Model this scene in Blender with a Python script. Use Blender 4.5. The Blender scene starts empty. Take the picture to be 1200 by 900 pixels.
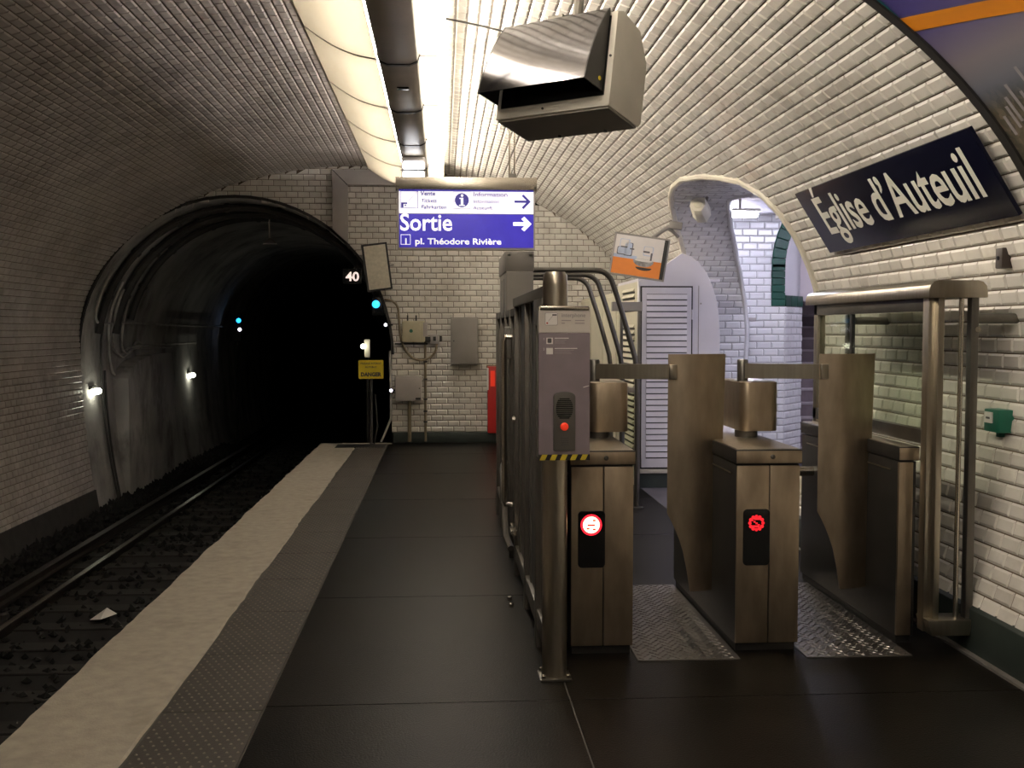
import bpy, bmesh, math, random
from mathutils import Vector, Matrix, Euler
random.seed(7)
S = bpy.context.scene
COL = S.collection
R = math.radians
V = Vector

# ------------------------------------------------------------------ camera
F, H = 1260.0, 1.6
YAW = math.atan(82 / F)
PIT = math.atan(64 / F * math.cos(YAW))
cam = bpy.data.cameras.new('camera')
cam.sensor_fit = 'HORIZONTAL'
cam.sensor_width = 36.0
cam.lens = 36.0 * F / 1200
cam.clip_start = 0.05
camo = bpy.data.objects.new('camera', cam)
COL.objects.link(camo)
camo.location = (0, 0, H)
camo.rotation_euler = (math.pi / 2 - PIT, 0, -YAW)
S.camera = camo

# ------------------------------------------------------------------ world, exposure
W = bpy.data.worlds.new('underground')
S.world = W
W.use_nodes = True
W.node_tree.nodes['Background'].inputs[0].default_value = (0.010, 0.009, 0.008, 1)
W.node_tree.nodes['Background'].inputs[1].default_value = 0.1
S.view_settings.view_transform = 'Standard'
S.view_settings.look = 'None'
S.view_settings.gamma = 1
S.view_settings.use_curve_mapping = False
S.view_settings.exposure = 0.0
WARM = (1.0, 0.90, 0.76)
COOL = (0.80, 0.80, 1.0)
STRIP_POWER = 7.0       # underside of the diffusers of the ceiling light strip
SIDE_POWER = 118.0       # glowing strip added to the diffuser sides to brighten the vault
TUBE_POWER = 54.0       # tubes behind the cream covers
HALL_POWER = 130.0       # fluorescent lamps in the side passage

# ------------------------------------------------------------------ projection (only used to pick the tiles that show largest)
_fw = V((math.sin(YAW) * math.cos(PIT), math.cos(YAW) * math.cos(PIT), -math.sin(PIT)))
_rt = V((math.cos(YAW), -math.sin(YAW), 0))
_up = _rt.cross(_fw)


def px(p):
    d = V(p) - V((0, 0, H))
    k = d.dot(_fw)
    if k < 0.3:
        return None
    return 600 + F * d.dot(_rt) / k, 450 - F * d.dot(_up) / k


# ------------------------------------------------------------------ materials
MATS = {}


def nt(m):
    return m.node_tree.nodes, m.node_tree.links


def mat(name, col, rough=0.6, metal=0.0, var=0.12, scale=8.0, bump=0.0, bscale=60.0, stretch=(1, 1, 1),
        spec=0.5, emit=None, estr=0.0, coat=0.0, island=0.0, dirt=None):
    m = bpy.data.materials.new(name)
    m.use_nodes = True
    N, L = nt(m)
    b = N['Principled BSDF']
    b.inputs['Roughness'].default_value = rough
    b.inputs['Metallic'].default_value = metal
    b.inputs['Specular IOR Level'].default_value = spec
    b.inputs['Coat Weight'].default_value = coat
    tc = N.new('ShaderNodeTexCoord')
    mp = N.new('ShaderNodeMapping')
    mp.inputs['Scale'].default_value = stretch
    geo = N.new('ShaderNodeNewGeometry')
    L.new(geo.outputs['Position'], mp.inputs['Vector'])
    nz = N.new('ShaderNodeTexNoise')
    nz.inputs['Scale'].default_value = scale
    nz.inputs['Detail'].default_value = 6
    L.new(mp.outputs[0], nz.inputs['Vector'])
    mr = N.new('ShaderNodeMapRange')
    mr.inputs['From Min'].default_value = 0.25
    mr.inputs['From Max'].default_value = 0.75
    mr.inputs['To Min'].default_value = 1 - var
    mr.inputs['To Max'].default_value = 1 + var
    L.new(nz.outputs['Fac'], mr.inputs['Value'])
    mul = N.new('ShaderNodeVectorMath')
    mul.operation = 'SCALE'
    mul.inputs[0].default_value = col[:3]
    L.new(mr.outputs[0], mul.inputs['Scale'])
    out = mul.outputs[0]
    if island:
        oi = N.new('ShaderNodeObjectInfo')
        ad = N.new('ShaderNodeMath')
        ad.operation = 'ADD'
        L.new(geo.outputs['Random Per Island'], ad.inputs[0])
        L.new(oi.outputs['Random'], ad.inputs[1])
        fr = N.new('ShaderNodeMath')
        fr.operation = 'FRACT'
        L.new(ad.outputs[0], fr.inputs[0])
        pw = N.new('ShaderNodeMath')
        pw.operation = 'POWER'
        pw.inputs[1].default_value = 1.6
        L.new(fr.outputs[0], pw.inputs[0])
        ir = N.new('ShaderNodeMapRange')
        ir.inputs['To Min'].default_value = 1.0
        ir.inputs['To Max'].default_value = 1 - island
        L.new(pw.outputs[0], ir.inputs['Value'])
        m2 = N.new('ShaderNodeVectorMath')
        m2.operation = 'SCALE'
        L.new(out, m2.inputs[0])
        L.new(ir.outputs[0], m2.inputs['Scale'])
        out = m2.outputs[0]
    if dirt:
        n2 = N.new('ShaderNodeTexNoise')
        n2.inputs['Scale'].default_value = dirt[1]
        n2.inputs['Detail'].default_value = 8
        n2.inputs['Roughness'].default_value = 0.65
        L.new(mp.outputs[0], n2.inputs['Vector'])
        cr = N.new('ShaderNodeMapRange')
        cr.inputs['From Min'].default_value = dirt[2]
        cr.inputs['From Max'].default_value = dirt[3]
        cr.inputs['To Max'].default_value = dirt[4]
        L.new(n2.outputs['Fac'], cr.inputs['Value'])
        mx = N.new('ShaderNodeMix')
        mx.data_type = 'RGBA'
        L.new(cr.outputs[0], mx.inputs[0])
        L.new(out, mx.inputs[6])
        mx.inputs[7].default_value = (*dirt[0], 1)
        out = mx.outputs[2]
    L.new(out, b.inputs['Base Color'])
    if bump:
        nb = N.new('ShaderNodeTexNoise')
        nb.inputs['Scale'].default_value = bscale
        nb.inputs['Detail'].default_value = 4
        L.new(mp.outputs[0], nb.inputs['Vector'])
        bp = N.new('ShaderNodeBump')
        bp.inputs['Strength'].default_value = bump
        bp.inputs['Distance'].default_value = 0.01
        L.new(nb.outputs['Fac'], bp.inputs['Height'])
        L.new(bp.outputs[0], b.inputs['Normal'])
    if emit:
        b.inputs['Emission Color'].default_value = (*emit, 1)
        b.inputs['Emission Strength'].default_value = estr
    MATS[name] = m
    return m


def glass_mat(name, tint, gl=0.22):
    m = bpy.data.materials.new(name)
    m.use_nodes = True
    N, L = nt(m)
    N.remove(N['Principled BSDF'])
    o = N['Material Output']
    t = N.new('ShaderNodeBsdfTransparent')
    t.inputs[0].default_value = (*tint, 1)
    g = N.new('ShaderNodeBsdfGlossy')
    g.inputs['Roughness'].default_value = 0.05
    lw = N.new('ShaderNodeLayerWeight')
    lw.inputs['Blend'].default_value = 0.5
    pw = N.new('ShaderNodeMath')
    pw.operation = 'POWER'
    pw.inputs[1].default_value = 4.0
    L.new(lw.outputs['Facing'], pw.inputs[0])
    mr = N.new('ShaderNodeMath')
    mr.operation = 'MULTIPLY_ADD'
    mr.inputs[1].default_value = gl
    mr.inputs[2].default_value = 0.02
    L.new(pw.outputs[0], mr.inputs[0])
    mx = N.new('ShaderNodeMixShader')
    L.new(mr.outputs[0], mx.inputs[0])
    L.new(t.outputs[0], mx.inputs[1])
    L.new(g.outputs[0], mx.inputs[2])
    L.new(mx.outputs[0], o.inputs[0])
    MATS[name] = m
    return m


def translucent_mat(name, col):
    m = bpy.data.materials.new(name)
    m.use_nodes = True
    N, L = nt(m)
    N.remove(N['Principled BSDF'])
    o = N['Material Output']
    nz = N.new('ShaderNodeTexNoise')
    nz.inputs['Scale'].default_value = 2.5
    mx0 = N.new('ShaderNodeMix')
    mx0.data_type = 'RGBA'
    mx0.inputs[6].default_value = (*col, 1)
    mx0.inputs[7].default_value = (col[0] * .9, col[1] * .88, col[2] * .82, 1)
    L.new(nz.outputs['Fac'], mx0.inputs[0])
    t = N.new('ShaderNodeBsdfTranslucent')
    d = N.new('ShaderNodeBsdfDiffuse')
    L.new(mx0.outputs[2], t.inputs[0])
    L.new(mx0.outputs[2], d.inputs[0])
    mx = N.new('ShaderNodeMixShader')
    mx.inputs[0].default_value = 0.45
    L.new(t.outputs[0], mx.inputs[1])
    L.new(d.outputs[0], mx.inputs[2])
    L.new(mx.outputs[0], o.inputs[0])
    MATS[name] = m
    return m


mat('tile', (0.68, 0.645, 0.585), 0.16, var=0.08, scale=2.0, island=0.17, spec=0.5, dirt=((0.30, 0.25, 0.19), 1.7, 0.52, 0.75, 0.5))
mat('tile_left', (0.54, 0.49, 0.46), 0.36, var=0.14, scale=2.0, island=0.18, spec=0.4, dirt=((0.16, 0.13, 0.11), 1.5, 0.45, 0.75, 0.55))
mat('tile_hall', (0.74, 0.73, 0.74), 0.15, var=0.04, scale=2.0, island=0.10)
mat('tile_green', (0.010, 0.070, 0.045), 0.32, spec=0.25, var=0.2, scale=6.0, island=0.3)
mat('grout', (0.12, 0.085, 0.055), 0.9, var=0.3, scale=6.0)
mat('grout_hall', (0.34, 0.32, 0.33), 0.9, var=0.2, scale=6.0)
mat('glazed_vault', (0.55, 0.50, 0.44), 0.3, var=0.1, scale=3)
mat('enamel_rim', (0.62, 0.58, 0.48), 0.3, var=0.08)
mat('hall_plaster', (0.72, 0.70, 0.72), 0.5, var=0.04, scale=3)
mat('hall_pink', (0.70, 0.62, 0.64), 0.5, var=0.04, scale=3)
mat('asphalt', (0.0060, 0.0050, 0.0037), 0.33, spec=0.09, var=0.5, scale=2.2, bump=0.18, bscale=120, dirt=((0.015, 0.013, 0.011), 30, 0.55, 0.8, 0.5))
mat('hall_floor', (0.10, 0.09, 0.11), 0.45, var=0.2, scale=3)
mat('edge_white', (0.34, 0.305, 0.25), 0.8, var=0.16, scale=14.0, bump=0.25, bscale=90, dirt=((0.17, 0.145, 0.11), 3.0, 0.54, 0.78, 0.55))
mat('tactile', (0.036, 0.031, 0.026), 0.6, var=0.25, scale=4.0, bump=0.15, bscale=80)
mat('tactile_dome', (0.16, 0.14, 0.11), 0.5, var=0.25, scale=9.0)
mat('black_mat', (0.012, 0.012, 0.012), 0.7, var=0.2)
mat('concrete_dark', (0.10, 0.092, 0.082), 0.9, var=0.3, scale=3.0, bump=0.4, bscale=30)
mat('tunnel_concrete', (0.43, 0.41, 0.395), 0.9, var=0.35, scale=1.6, bump=0.5, bscale=14, stretch=(1, 1.0, 0.6), dirt=((0.05, 0.045, 0.04), 1.2, 0.48, 0.68, 0.8))
mat('soot', (0.035, 0.032, 0.03), 0.85, var=0.3)
mat('ballast', (0.008, 0.0072, 0.0066), 0.95, var=0.4, scale=20, island=0.5)
mat('sleeper_wood', (0.016, 0.014, 0.0125), 0.85, var=0.4, scale=12, stretch=(1, 6, 1))
mat('rail_steel', (0.055, 0.047, 0.042), 0.5, metal=0.9, var=0.3)
mat('rail_top', (0.55, 0.53, 0.50), 0.25, metal=1.0, var=0.2)
mat('plinth_green', (0.022, 0.030, 0.026), 0.5, var=0.35, scale=5)
mat('steel', (0.42, 0.38, 0.31), 0.32, metal=1.0, var=0.12, scale=6, bump=0.05, bscale=40, stretch=(8, 8, 0.6))
mat('cabinet_dark', (0.055, 0.052, 0.048), 0.38, metal=0.7, var=0.15, scale=6)
mat('red_lamp_dim', (0.4, 0.01, 0.01), 0.4, var=0.02, emit=(1.0, 0.015, 0.03), estr=0.9)
mat('steel_warm', (0.44, 0.355, 0.26), 0.40, metal=1.0, var=0.20, scale=5, bump=0.05, bscale=40, stretch=(3, 3, 1))  # base tinted warm to stand in for orange reflections on the steel
mat('steel_dark', (0.15, 0.14, 0.125), 0.36, metal=0.9, var=0.18, scale=6)
mat('steel_light', (0.66, 0.61, 0.52), 0.25, metal=1.0, var=0.1, scale=6)
mat('fence_metal', (0.135, 0.122, 0.105), 0.45, metal=0.6, var=0.2, scale=5)
mat('pillar_paint', (0.20, 0.185, 0.165), 0.5, metal=0.3, var=0.12, scale=4)
mat('checker_plate', (0.20, 0.185, 0.175), 0.38, metal=0.8, var=0.25, scale=8)
mat('black_plastic', (0.008, 0.008, 0.008), 0.25, var=0.2)
mat('black_paint', (0.014, 0.013, 0.012), 0.45, var=0.2)
mat('intercom_mauve', (0.205, 0.165, 0.185), 0.5, var=0.1, scale=10)
mat('intercom_head', (0.56, 0.51, 0.46), 0.45, var=0.06)
mat('grey_plastic', (0.085, 0.078, 0.07), 0.5, var=0.12)
mat('red_button', (0.65, 0.03, 0.015), 0.3, var=0.05, emit=(1.0, 0.06, 0.02), estr=0.35)
mat('hazard_yellow', (0.62, 0.48, 0.03), 0.5, var=0.1)
mat('print_white', (0.80, 0.76, 0.72), 0.5, var=0.03)
mat('print_dark', (0.05, 0.045, 0.05), 0.5, var=0.05)
mat('print_grey', (0.30, 0.27, 0.27), 0.5, var=0.05)
mat('red_lamp', (0.5, 0.01, 0.01), 0.4, var=0.02, emit=(1.0, 0.015, 0.03), estr=2.2)
mat('red_lamp_hot', (0.9, 0.7, 0.4), 0.4, var=0.02, emit=(1.0, 0.80, 0.45), estr=3.0)
mat('red_lamp_mid', (0.6, 0.01, 0.01), 0.4, var=0.02, emit=(1.0, 0.02, 0.03), estr=1.1)
mat('sign_navy', (0.004, 0.0045, 0.013), 0.25, var=0.1, spec=0.12)
mat('sign_letters', (0.68, 0.66, 0.58), 0.4, var=0.03)
mat('sign_blue', (0.045, 0.036, 0.40), 0.2, var=0.12, emit=(0.055, 0.038, 0.55), estr=0.45)
mat('sign_white', (0.80, 0.78, 0.84), 0.25, var=0.02, emit=(0.95, 0.92, 1.0), estr=0.78)
mat('sign_white_text', (0.85, 0.83, 0.88), 0.3, var=0.02, emit=(0.95, 0.93, 1.0), estr=0.75)
mat('sign_blue_text', (0.03, 0.025, 0.22), 0.3, var=0.02, emit=(0.04, 0.03, 0.30), estr=0.4)
mat('sign_pale_text', (0.16, 0.13, 0.36), 0.3, var=0.02, emit=(0.16, 0.13, 0.36), estr=0.25)
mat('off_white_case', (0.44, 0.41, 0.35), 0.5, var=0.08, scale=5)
mat('case_under', (0.16, 0.145, 0.12), 0.6, var=0.1, scale=5)  # case colour darkened, so the underside's shade is in the material
mat('hood_silver', (0.19, 0.185, 0.195), 0.13, metal=1.0, var=0.06, scale=3)
mat('lilac_paint', (0.60, 0.575, 0.62), 0.45, var=0.05, scale=3)
mat('cream_paint', (0.56, 0.52, 0.40), 0.45, var=0.06, scale=3)
mat('grey_paint', (0.24, 0.22, 0.20), 0.5, var=0.1, scale=4)
mat('pale_grey_paint', (0.36, 0.33, 0.31), 0.5, var=0.1, scale=4)
mat('beige_box', (0.42, 0.38, 0.26), 0.55, var=0.12, scale=8)
mat('cable', (0.20, 0.16, 0.10), 0.6, var=0.2)
mat('cable_dark', (0.045, 0.042, 0.040), 0.7, var=0.3)
mat('cable_grey', (0.40, 0.38, 0.36), 0.7, var=0.3)
mat('red_paint', (0.45, 0.02, 0.018), 0.4, var=0.1)
mat('danger_yellow', (0.62, 0.47, 0.02), 0.5, var=0.08, scale=10)
mat('mirror', (0.60, 0.55, 0.44), 0.35, metal=0.6, var=0.15, scale=25)
mat('orange_print', (0.72, 0.22, 0.035), 0.45, var=0.08)
mat('pale_print', (0.66, 0.62, 0.60), 0.4, var=0.06)
mat('blue_print', (0.42, 0.48, 0.62), 0.4, var=0.2)
mat('dark_print', (0.11, 0.10, 0.11), 0.4, var=0.3)
mat('silver_print', (0.26, 0.25, 0.245), 0.35, var=0.6, scale=26)
mat('green_box', (0.010, 0.12, 0.075), 0.4, var=0.1)
mat('brown_box', (0.035, 0.024, 0.019), 0.5, var=0.2)
mat('duct_grey', (0.30, 0.29, 0.31), 0.5, var=0.1)
mat('stair_mauve', (0.16, 0.125, 0.135), 0.6, var=0.15)
mat('stair_nosing', (0.34, 0.30, 0.31), 0.6, var=0.1)
mat('housing_brown', (0.40, 0.355, 0.285), 0.45, metal=0.1, var=0.12, scale=4)
mat('diffuser', (0.9, 0.88, 0.82), 0.5, var=0.01, emit=WARM, estr=STRIP_POWER)
mat('diffuser_side', (0.9, 0.88, 0.82), 0.5, var=0.01, emit=WARM, estr=SIDE_POWER)
mat('tube_lamp', (0.9, 0.9, 0.9), 0.5, var=0.01, emit=(1.0, 0.92, 0.88), estr=TUBE_POWER)
mat('spot_lens', (0.9, 0.9, 0.9), 0.3, var=0.01, emit=(0.95, 0.95, 1.0), estr=9.0)
mat('hall_lamp', (0.9, 0.9, 0.95), 0.4, var=0.01, emit=COOL, estr=HALL_POWER)
mat('tunnel_lamp', (0.9, 0.9, 0.8), 0.4, var=0.01, emit=(1.0, 1.0, 0.80), estr=14.0)
mat('signal_blue', (0.05, 0.4, 0.9), 0.3, var=0.01, emit=(0.03, 0.45, 1.0), estr=2.2)
mat('signal_white', (0.9, 0.9, 0.9), 0.3, var=0.01, emit=(0.9, 0.85, 1.0), estr=5.0)
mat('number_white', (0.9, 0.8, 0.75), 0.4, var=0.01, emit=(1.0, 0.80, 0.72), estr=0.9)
glass_mat('glass', (0.86, 0.90, 0.84))
translucent_mat('cover', (0.41, 0.38, 0.295))

# ------------------------------------------------------------------ object helpers
ORG = {}


def link(o, parent=None, mat_=None):
    COL.objects.link(o)
    if parent:
        o.parent = parent
        ORG[o.name] = ORG.get(parent.name, V((0, 0, 0)))
    if mat_:
        o.data.materials.append(MATS[mat_])
    return o


def root(name, label, cat, loc=(0, 0, 0), rot=None, group=None, local=False):
    o = bpy.data.objects.new(name, None)
    COL.objects.link(o)
    o.empty_display_size = 0.1
    o.location = loc
    if rot:
        o.rotation_euler = rot
    o['label'] = label
    o['category'] = cat
    if group:
        o['group'] = group
    ORG[o.name] = V((0, 0, 0)) if local else V(loc)
    return o


def tag(o, label, cat, group=None):
    o['label'] = label
    o['category'] = cat
    if group:
        o['group'] = group
    return o


def struct(o, label=None):
    o['kind'] = 'structure'
    if label:
        o['label'] = label
        o['category'] = 'wall' if o.name.startswith('wall') else o.name.split('_')[0]
    return o


def frames(path):
    out = []
    n = len(path)
    prev = None
    for i in range(n):
        a = path[max(i - 1, 0)]
        b = path[min(i + 1, n - 1)]
        t = (b - a).normalized()
        if prev is None:
            ref = V((0, 0, 1)) if abs(t.z) < .9 else V((1, 0, 0))
            x = t.cross(ref).normalized()
        else:
            x = (prev - t * prev.dot(t)).normalized()
        prev = x
        out.append((x, t.cross(x)))
    return out


class MB:
    def __init__(s):
        s.v = []
        s.f = []

    def add(s, vs, fs):
        k = len(s.v)
        s.v += [V(p) for p in vs]
        s.f += [tuple(i + k for i in f) for f in fs]
        return s

    def box(s, x0, x1, y0, y1, z0, z1):
        return s.add([(x0, y0, z0), (x1, y0, z0), (x1, y1, z0), (x0, y1, z0), (x0, y0, z1), (x1, y0, z1), (x1, y1, z1), (x0, y1, z1)],
                     [(3, 2, 1, 0), (4, 5, 6, 7), (0, 1, 5, 4), (1, 2, 6, 5), (2, 3, 7, 6), (3, 0, 4, 7)])

    def prism(s, poly, fn0, fn1):
        """poly of 2D points; fn0/fn1 map a 2D point to 3D for the two caps"""
        n = len(poly)
        vs = [fn0(*p) for p in poly] + [fn1(*p) for p in poly]
        fs = [tuple(range(n))[::-1], tuple(range(n, 2 * n))] + [(i, (i + 1) % n, n + (i + 1) % n, n + i) for i in range(n)]
        return s.add(vs, fs)

    def prism_y(s, poly, y0, y1):   # poly in (x,z)
        return s.prism(poly, lambda a, b: (a, y0, b), lambda a, b: (a, y1, b))

    def prism_x(s, poly, x0, x1):   # poly in (y,z)
        return s.prism(poly, lambda a, b: (x0, a, b), lambda a, b: (x1, a, b))

    def prism_z(s, poly, z0, z1):   # poly in (x,y)
        return s.prism(poly, lambda a, b: (a, b, z0), lambda a, b: (a, b, z1))

    def tube(s, path, r, n=8, cap=True):
        path = [V(p) for p in path]
        fr = frames(path)
        vs, fs = [], []
        for p, (x, y) in zip(path, fr):
            for k in range(n):
                a = 2 * math.pi * k / n
                vs.append(p + (x * math.cos(a) + y * math.sin(a)) * r)
        m = len(path)
        for i in range(m - 1):
            for k in range(n):
                a, b = i * n + k, i * n + (k + 1) % n
                fs.append((a, b, b + n, a + n))
        if cap:
            fs.append(tuple(range(n))[::-1])
            fs.append(tuple((m - 1) * n + k for k in range(n)))
        return s.add(vs, fs)

    def lathe(s, prof, c, axis='z', n=20):
        """prof: list of (r, h) along axis from c"""
        c = V(c)
        vs, fs = [], []
        for r, h in prof:
            for k in range(n):
                a = 2 * math.pi * k / n
                d = (r * math.cos(a), r * math.sin(a))
                vs.append(c + (V((d[0], d[1], h)) if axis == 'z' else V((d[0], h, d[1])) if axis == 'y' else V((h, d[0], d[1]))))
        m = len(prof)
        for i in range(m - 1):
            for k in range(n):
                a, b = i * n + k, i * n + (k + 1) % n
                fs.append((a, b, b + n, a + n))
        fs.append(tuple(range(n))[::-1])
        fs.append(tuple((m - 1) * n + k for k in range(n)))
        return s.add(vs, fs)

    def sheet(s, rows, thick=None):
        """rows: list of equal-length lists of points -> grid surface"""
        n = len(rows[0])
        vs = [p for r in rows for p in r]
        fs = []
        for i in range(len(rows) - 1):
            for j in range(n - 1):
                a = i * n + j
                fs.append((a, a + 1, a + 1 + n, a + n))
        return s.add(vs, fs)

    def build(s, name, m, parent=None, smooth=False, bevel=0.0, seg=2, solid=0.0, angle=35):
        org = ORG.get(parent.name, V((0, 0, 0))) if parent else V((0, 0, 0))
        me = bpy.data.meshes.new(name)
        me.from_pydata([tuple(p - org) for p in s.v], [], s.f)
        bm = bmesh.new()
        bm.from_mesh(me)
        bmesh.ops.remove_doubles(bm, verts=bm.verts, dist=1e-5)
        if solid:
            bmesh.ops.solidify(bm, geom=bm.faces[:], thickness=solid)
        bmesh.ops.recalc_face_normals(bm, faces=bm.faces)
        if bevel:
            es = [e for e in bm.edges if len(e.link_faces) == 2 and e.calc_face_angle(0) > R(30)]
            bmesh.ops.bevel(bm, geom=es, offset=bevel, segments=seg, profile=0.6, affect='EDGES', clamp_overlap=True)
        bm.to_mesh(me)
        bm.free()
        if smooth or bevel:
            for p in me.polygons:
                p.use_smooth = True
            me.set_sharp_from_angle(angle=R(angle))
        o = bpy.data.objects.new(name, me)
        link(o, parent, m)
        return o


def boxo(name, m, parent, x0, x1, y0, y1, z0, z1, bevel=0.0, seg=2):
    return MB().box(x0, x1, y0, y1, z0, z1).build(name, m, parent, bevel=bevel, seg=seg)


def text(name, body, m, parent, origin, xdir, updir, size, extrude=0.001, bold=0.0, width=None, align='LEFT', shear=0.0):
    """flat lettering: a mesh made from the built-in font, laid at origin along xdir/updir"""
    cu = bpy.data.curves.new(name, 'FONT')
    cu.body = body
    cu.size = size
    cu.extrude = extrude
    cu.offset = bold
    cu.align_x = align
    cu.shear = shear
    cu.resolution_u = 3
    t = bpy.data.objects.new('tmp_text', cu)
    COL.objects.link(t)
    dg = bpy.context.evaluated_depsgraph_get()
    me = bpy.data.meshes.new_from_object(t.evaluated_get(dg))
    COL.objects.unlink(t)
    bpy.data.objects.remove(t)
    me.name = name
    xd, ud = V(xdir).normalized(), V(updir).normalized()
    nd = xd.cross(ud)
    org = ORG.get(parent.name, V((0, 0, 0))) if parent else V((0, 0, 0))
    k = 1.0
    if width:
        xs = [v.co.x for v in me.vertices]
        k = width / (max(xs) - min(xs))
    for v in me.vertices:
        c = v.co.copy()
        v.co = V(origin) - org + xd * c.x * k + ud * c.y + nd * c.z
    me.materials.clear()
    o = bpy.data.objects.new(name, me)
    link(o, parent, m)
    return o


def arc(cx, cz, r, a0, a1, n):
    return [(cx + r * math.cos(R(a0 + (a1 - a0) * i / n)), cz + r * math.sin(R(a0 + (a1 - a0) * i / n))) for i in range(n + 1)]


def rrect(x0, x1, z0, z1, r, n=4):
    return arc(x1 - r, z1 - r, r, 0, 90, n) + arc(x0 + r, z1 - r, r, 90, 180, n) + arc(x0 + r, z0 + r, r, 180, 270, n) + arc(x1 - r, z0 + r, r, 270, 360, n)


# ------------------------------------------------------------------ bevelled tiles
TW, TH, JT, BV, DEP = 0.16, 0.08, 0.006, 0.012, 0.008
BU, JU = 0.010, 0.0055     # end bevel and upright joint


def tile_mesh(w, h):
    a, b = w / 2, h / 2
    vs = [(-a, -b, 0), (a, -b, 0), (a, b, 0), (-a, b, 0)]
    a, b = a - BU, b - BV
    vs += [(-a, -b, DEP), (a, -b, DEP), (a, b, DEP), (-a, b, DEP)]
    me = bpy.data.meshes.new('tile')
    me.from_pydata(vs, [], [(4, 5, 6, 7), (0, 1, 5, 4), (1, 2, 6, 5), (2, 3, 7, 6), (3, 0, 4, 7)])
    return me


TILE_ME = {}


def tile_wall(name, P, N, rows, intervals, tmat, gmat, nmax=300, tw=TW, off=0.0, label=None, ubreak=None):
    """a tiled wall: the grout shell is the structure, tiles are its parts; the nmax that show largest are single objects"""
    shell = MB()
    quads = []
    for ri, (v0, v1) in enumerate(rows):
        e = (v1 - v0) * 0.02
        i0, i1 = intervals(v0 + e), intervals(v1 - e)
        if len(i0) != len(i1):
            i0 = i1 = intervals((v0 + v1) / 2)
        for (l0, r0), (l1, r1) in zip(i0, i1):
            if r0 - l0 < 0.01 and r1 - l1 < 0.01:
                continue
            shell.add([P(l0, v0), P(r0, v0), P(r1, v1), P(l1, v1)], [(0, 1, 2, 3)])
            o = off + (tw / 2 if ri % 2 else 0) + random.uniform(-.006, .006)
            k0 = math.floor((min(l0, l1) - o) / tw)
            k1 = math.ceil((max(r0, r1) - o) / tw)
            g = JT / 2
            for k in range(k0, k1):
                a, b = o + k * tw + JU / 2, o + (k + 1) * tw - JU / 2
                ba, bb = max(a, l0), min(b, r0)
                ta, tb = max(a, l1), min(b, r1)
                if bb - ba < 0.012 and tb - ta < 0.012:
                    continue
                full = ba == a and bb == b and ta == a and tb == b
                if bb < ba:
                    ba = bb = min(max((ba + bb) / 2, a), b)
                if tb < ta:
                    ta = tb = min(max((ta + tb) / 2, a), b)
                quads.append((ba, bb, ta, tb, v0 + g, v1 - g, full))
    so = shell.build(name, gmat)
    struct(so, label)
    sc = []
    for i, q in enumerate(quads):
        if not q[6]:
            continue
        p = [px(P(q[0], q[4])), px(P(q[1], q[4])), px(P(q[1], q[5])), px(P(q[0], q[5]))]
        if any(x is None for x in p):
            continue
        c = (sum(x[0] for x in p) / 4, sum(x[1] for x in p) / 4)
        if not (0 <= c[0] <= 1200 and 0 <= c[1] <= 900):
            continue
        ar = abs(sum(p[j][0] * p[(j + 1) % 4][1] - p[(j + 1) % 4][0] * p[j][1] for j in range(4))) / 2
        sc.append((ar, i))
    sc.sort(reverse=True)
    pick = {i for ar, i in sc[:nmax]}
    stuff = MB()
    for i, (ba, bb, ta, tb, v0, v1, full) in enumerate(quads):
        um, vm = (ba + bb + ta + tb) / 4, (v0 + v1) / 2
        n = N(um, vm)
        j = random.uniform(-.0006, .0006)
        if i in pick:
            c0, c1 = P(ba, vm), P(bb, vm)
            w = round((c1 - c0).length, 3)
            h = round((P(um, v1) - P(um, v0)).length, 3)
            if (w, h) not in TILE_ME:
                TILE_ME[(w, h)] = tile_mesh(w, h)
            key = (w, h, tmat)
            if key not in TILE_ME:
                me = TILE_ME[(w, h)].copy()
                me.materials.append(MATS[tmat])
                TILE_ME[key] = me
            o = bpy.data.objects.new('tile', TILE_ME[key])
            ux = (c1 - c0).normalized()
            uz = n.normalized()
            uz = (uz + ux * random.uniform(-.006, .006)).normalized()
            uy = uz.cross(ux).normalized()
            ux = uy.cross(uz)
            m = Matrix((ux, uy, uz)).transposed().to_4x4()
            m.translation = (P(ba, v0) + P(bb, v0) + P(ba, v1) + P(bb, v1)) / 4 + n * (0.0015 + j)
            link(o, so)
            o.matrix_local = m
        else:
            q = [P(ba, v0), P(bb, v0), P(tb, v1), P(ta, v1)]
            up = (q[3] + q[2] - q[0] - q[1]).normalized()
            al = (q[1] - q[0] + q[2] - q[3]).normalized()
            lb, lt = (q[1] - q[0]).length, (q[2] - q[3]).length
            b0, b1 = min(BU, lb * .4), min(BU, lt * .4)
            vv = min(BV, (v1 - v0) * .4)
            lift = n * (DEP + 0.0015 + j)
            inn = [q[0] + al * b0 + up * vv + lift, q[1] - al * b0 + up * vv + lift, q[2] - al * b1 - up * vv + lift, q[3] + al * b1 - up * vv + lift]
            base = [p + n * 0.0015 for p in q]
            k = len(stuff.v)
            stuff.v += base + inn
            stuff.f += [(k + 4, k + 5, k + 6, k + 7), (k, k + 1, k + 5, k + 4), (k + 1, k + 2, k + 6, k + 5), (k + 2, k + 3, k + 7, k + 6), (k + 3, k, k + 4, k + 7)]
    if stuff.v:
        me = bpy.data.meshes.new('tile_field')
        me.from_pydata([tuple(p) for p in stuff.v], [], stuff.f)
        fo = bpy.data.objects.new('tile_field', me)
        link(fo, so, tmat)
        fo['kind'] = 'stuff'
    # faces must look along N
    return so


# ------------------------------------------------------------------ station vault profile
CX, AX, ZC, BZ, BR, BL = -1.07, 3.92, 1.5, 2.38, 3.79, 7.7
YB = 15.21           # end wall of the station
PROF = []            # (x, z) from the left foot over the crown to the right foot


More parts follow.
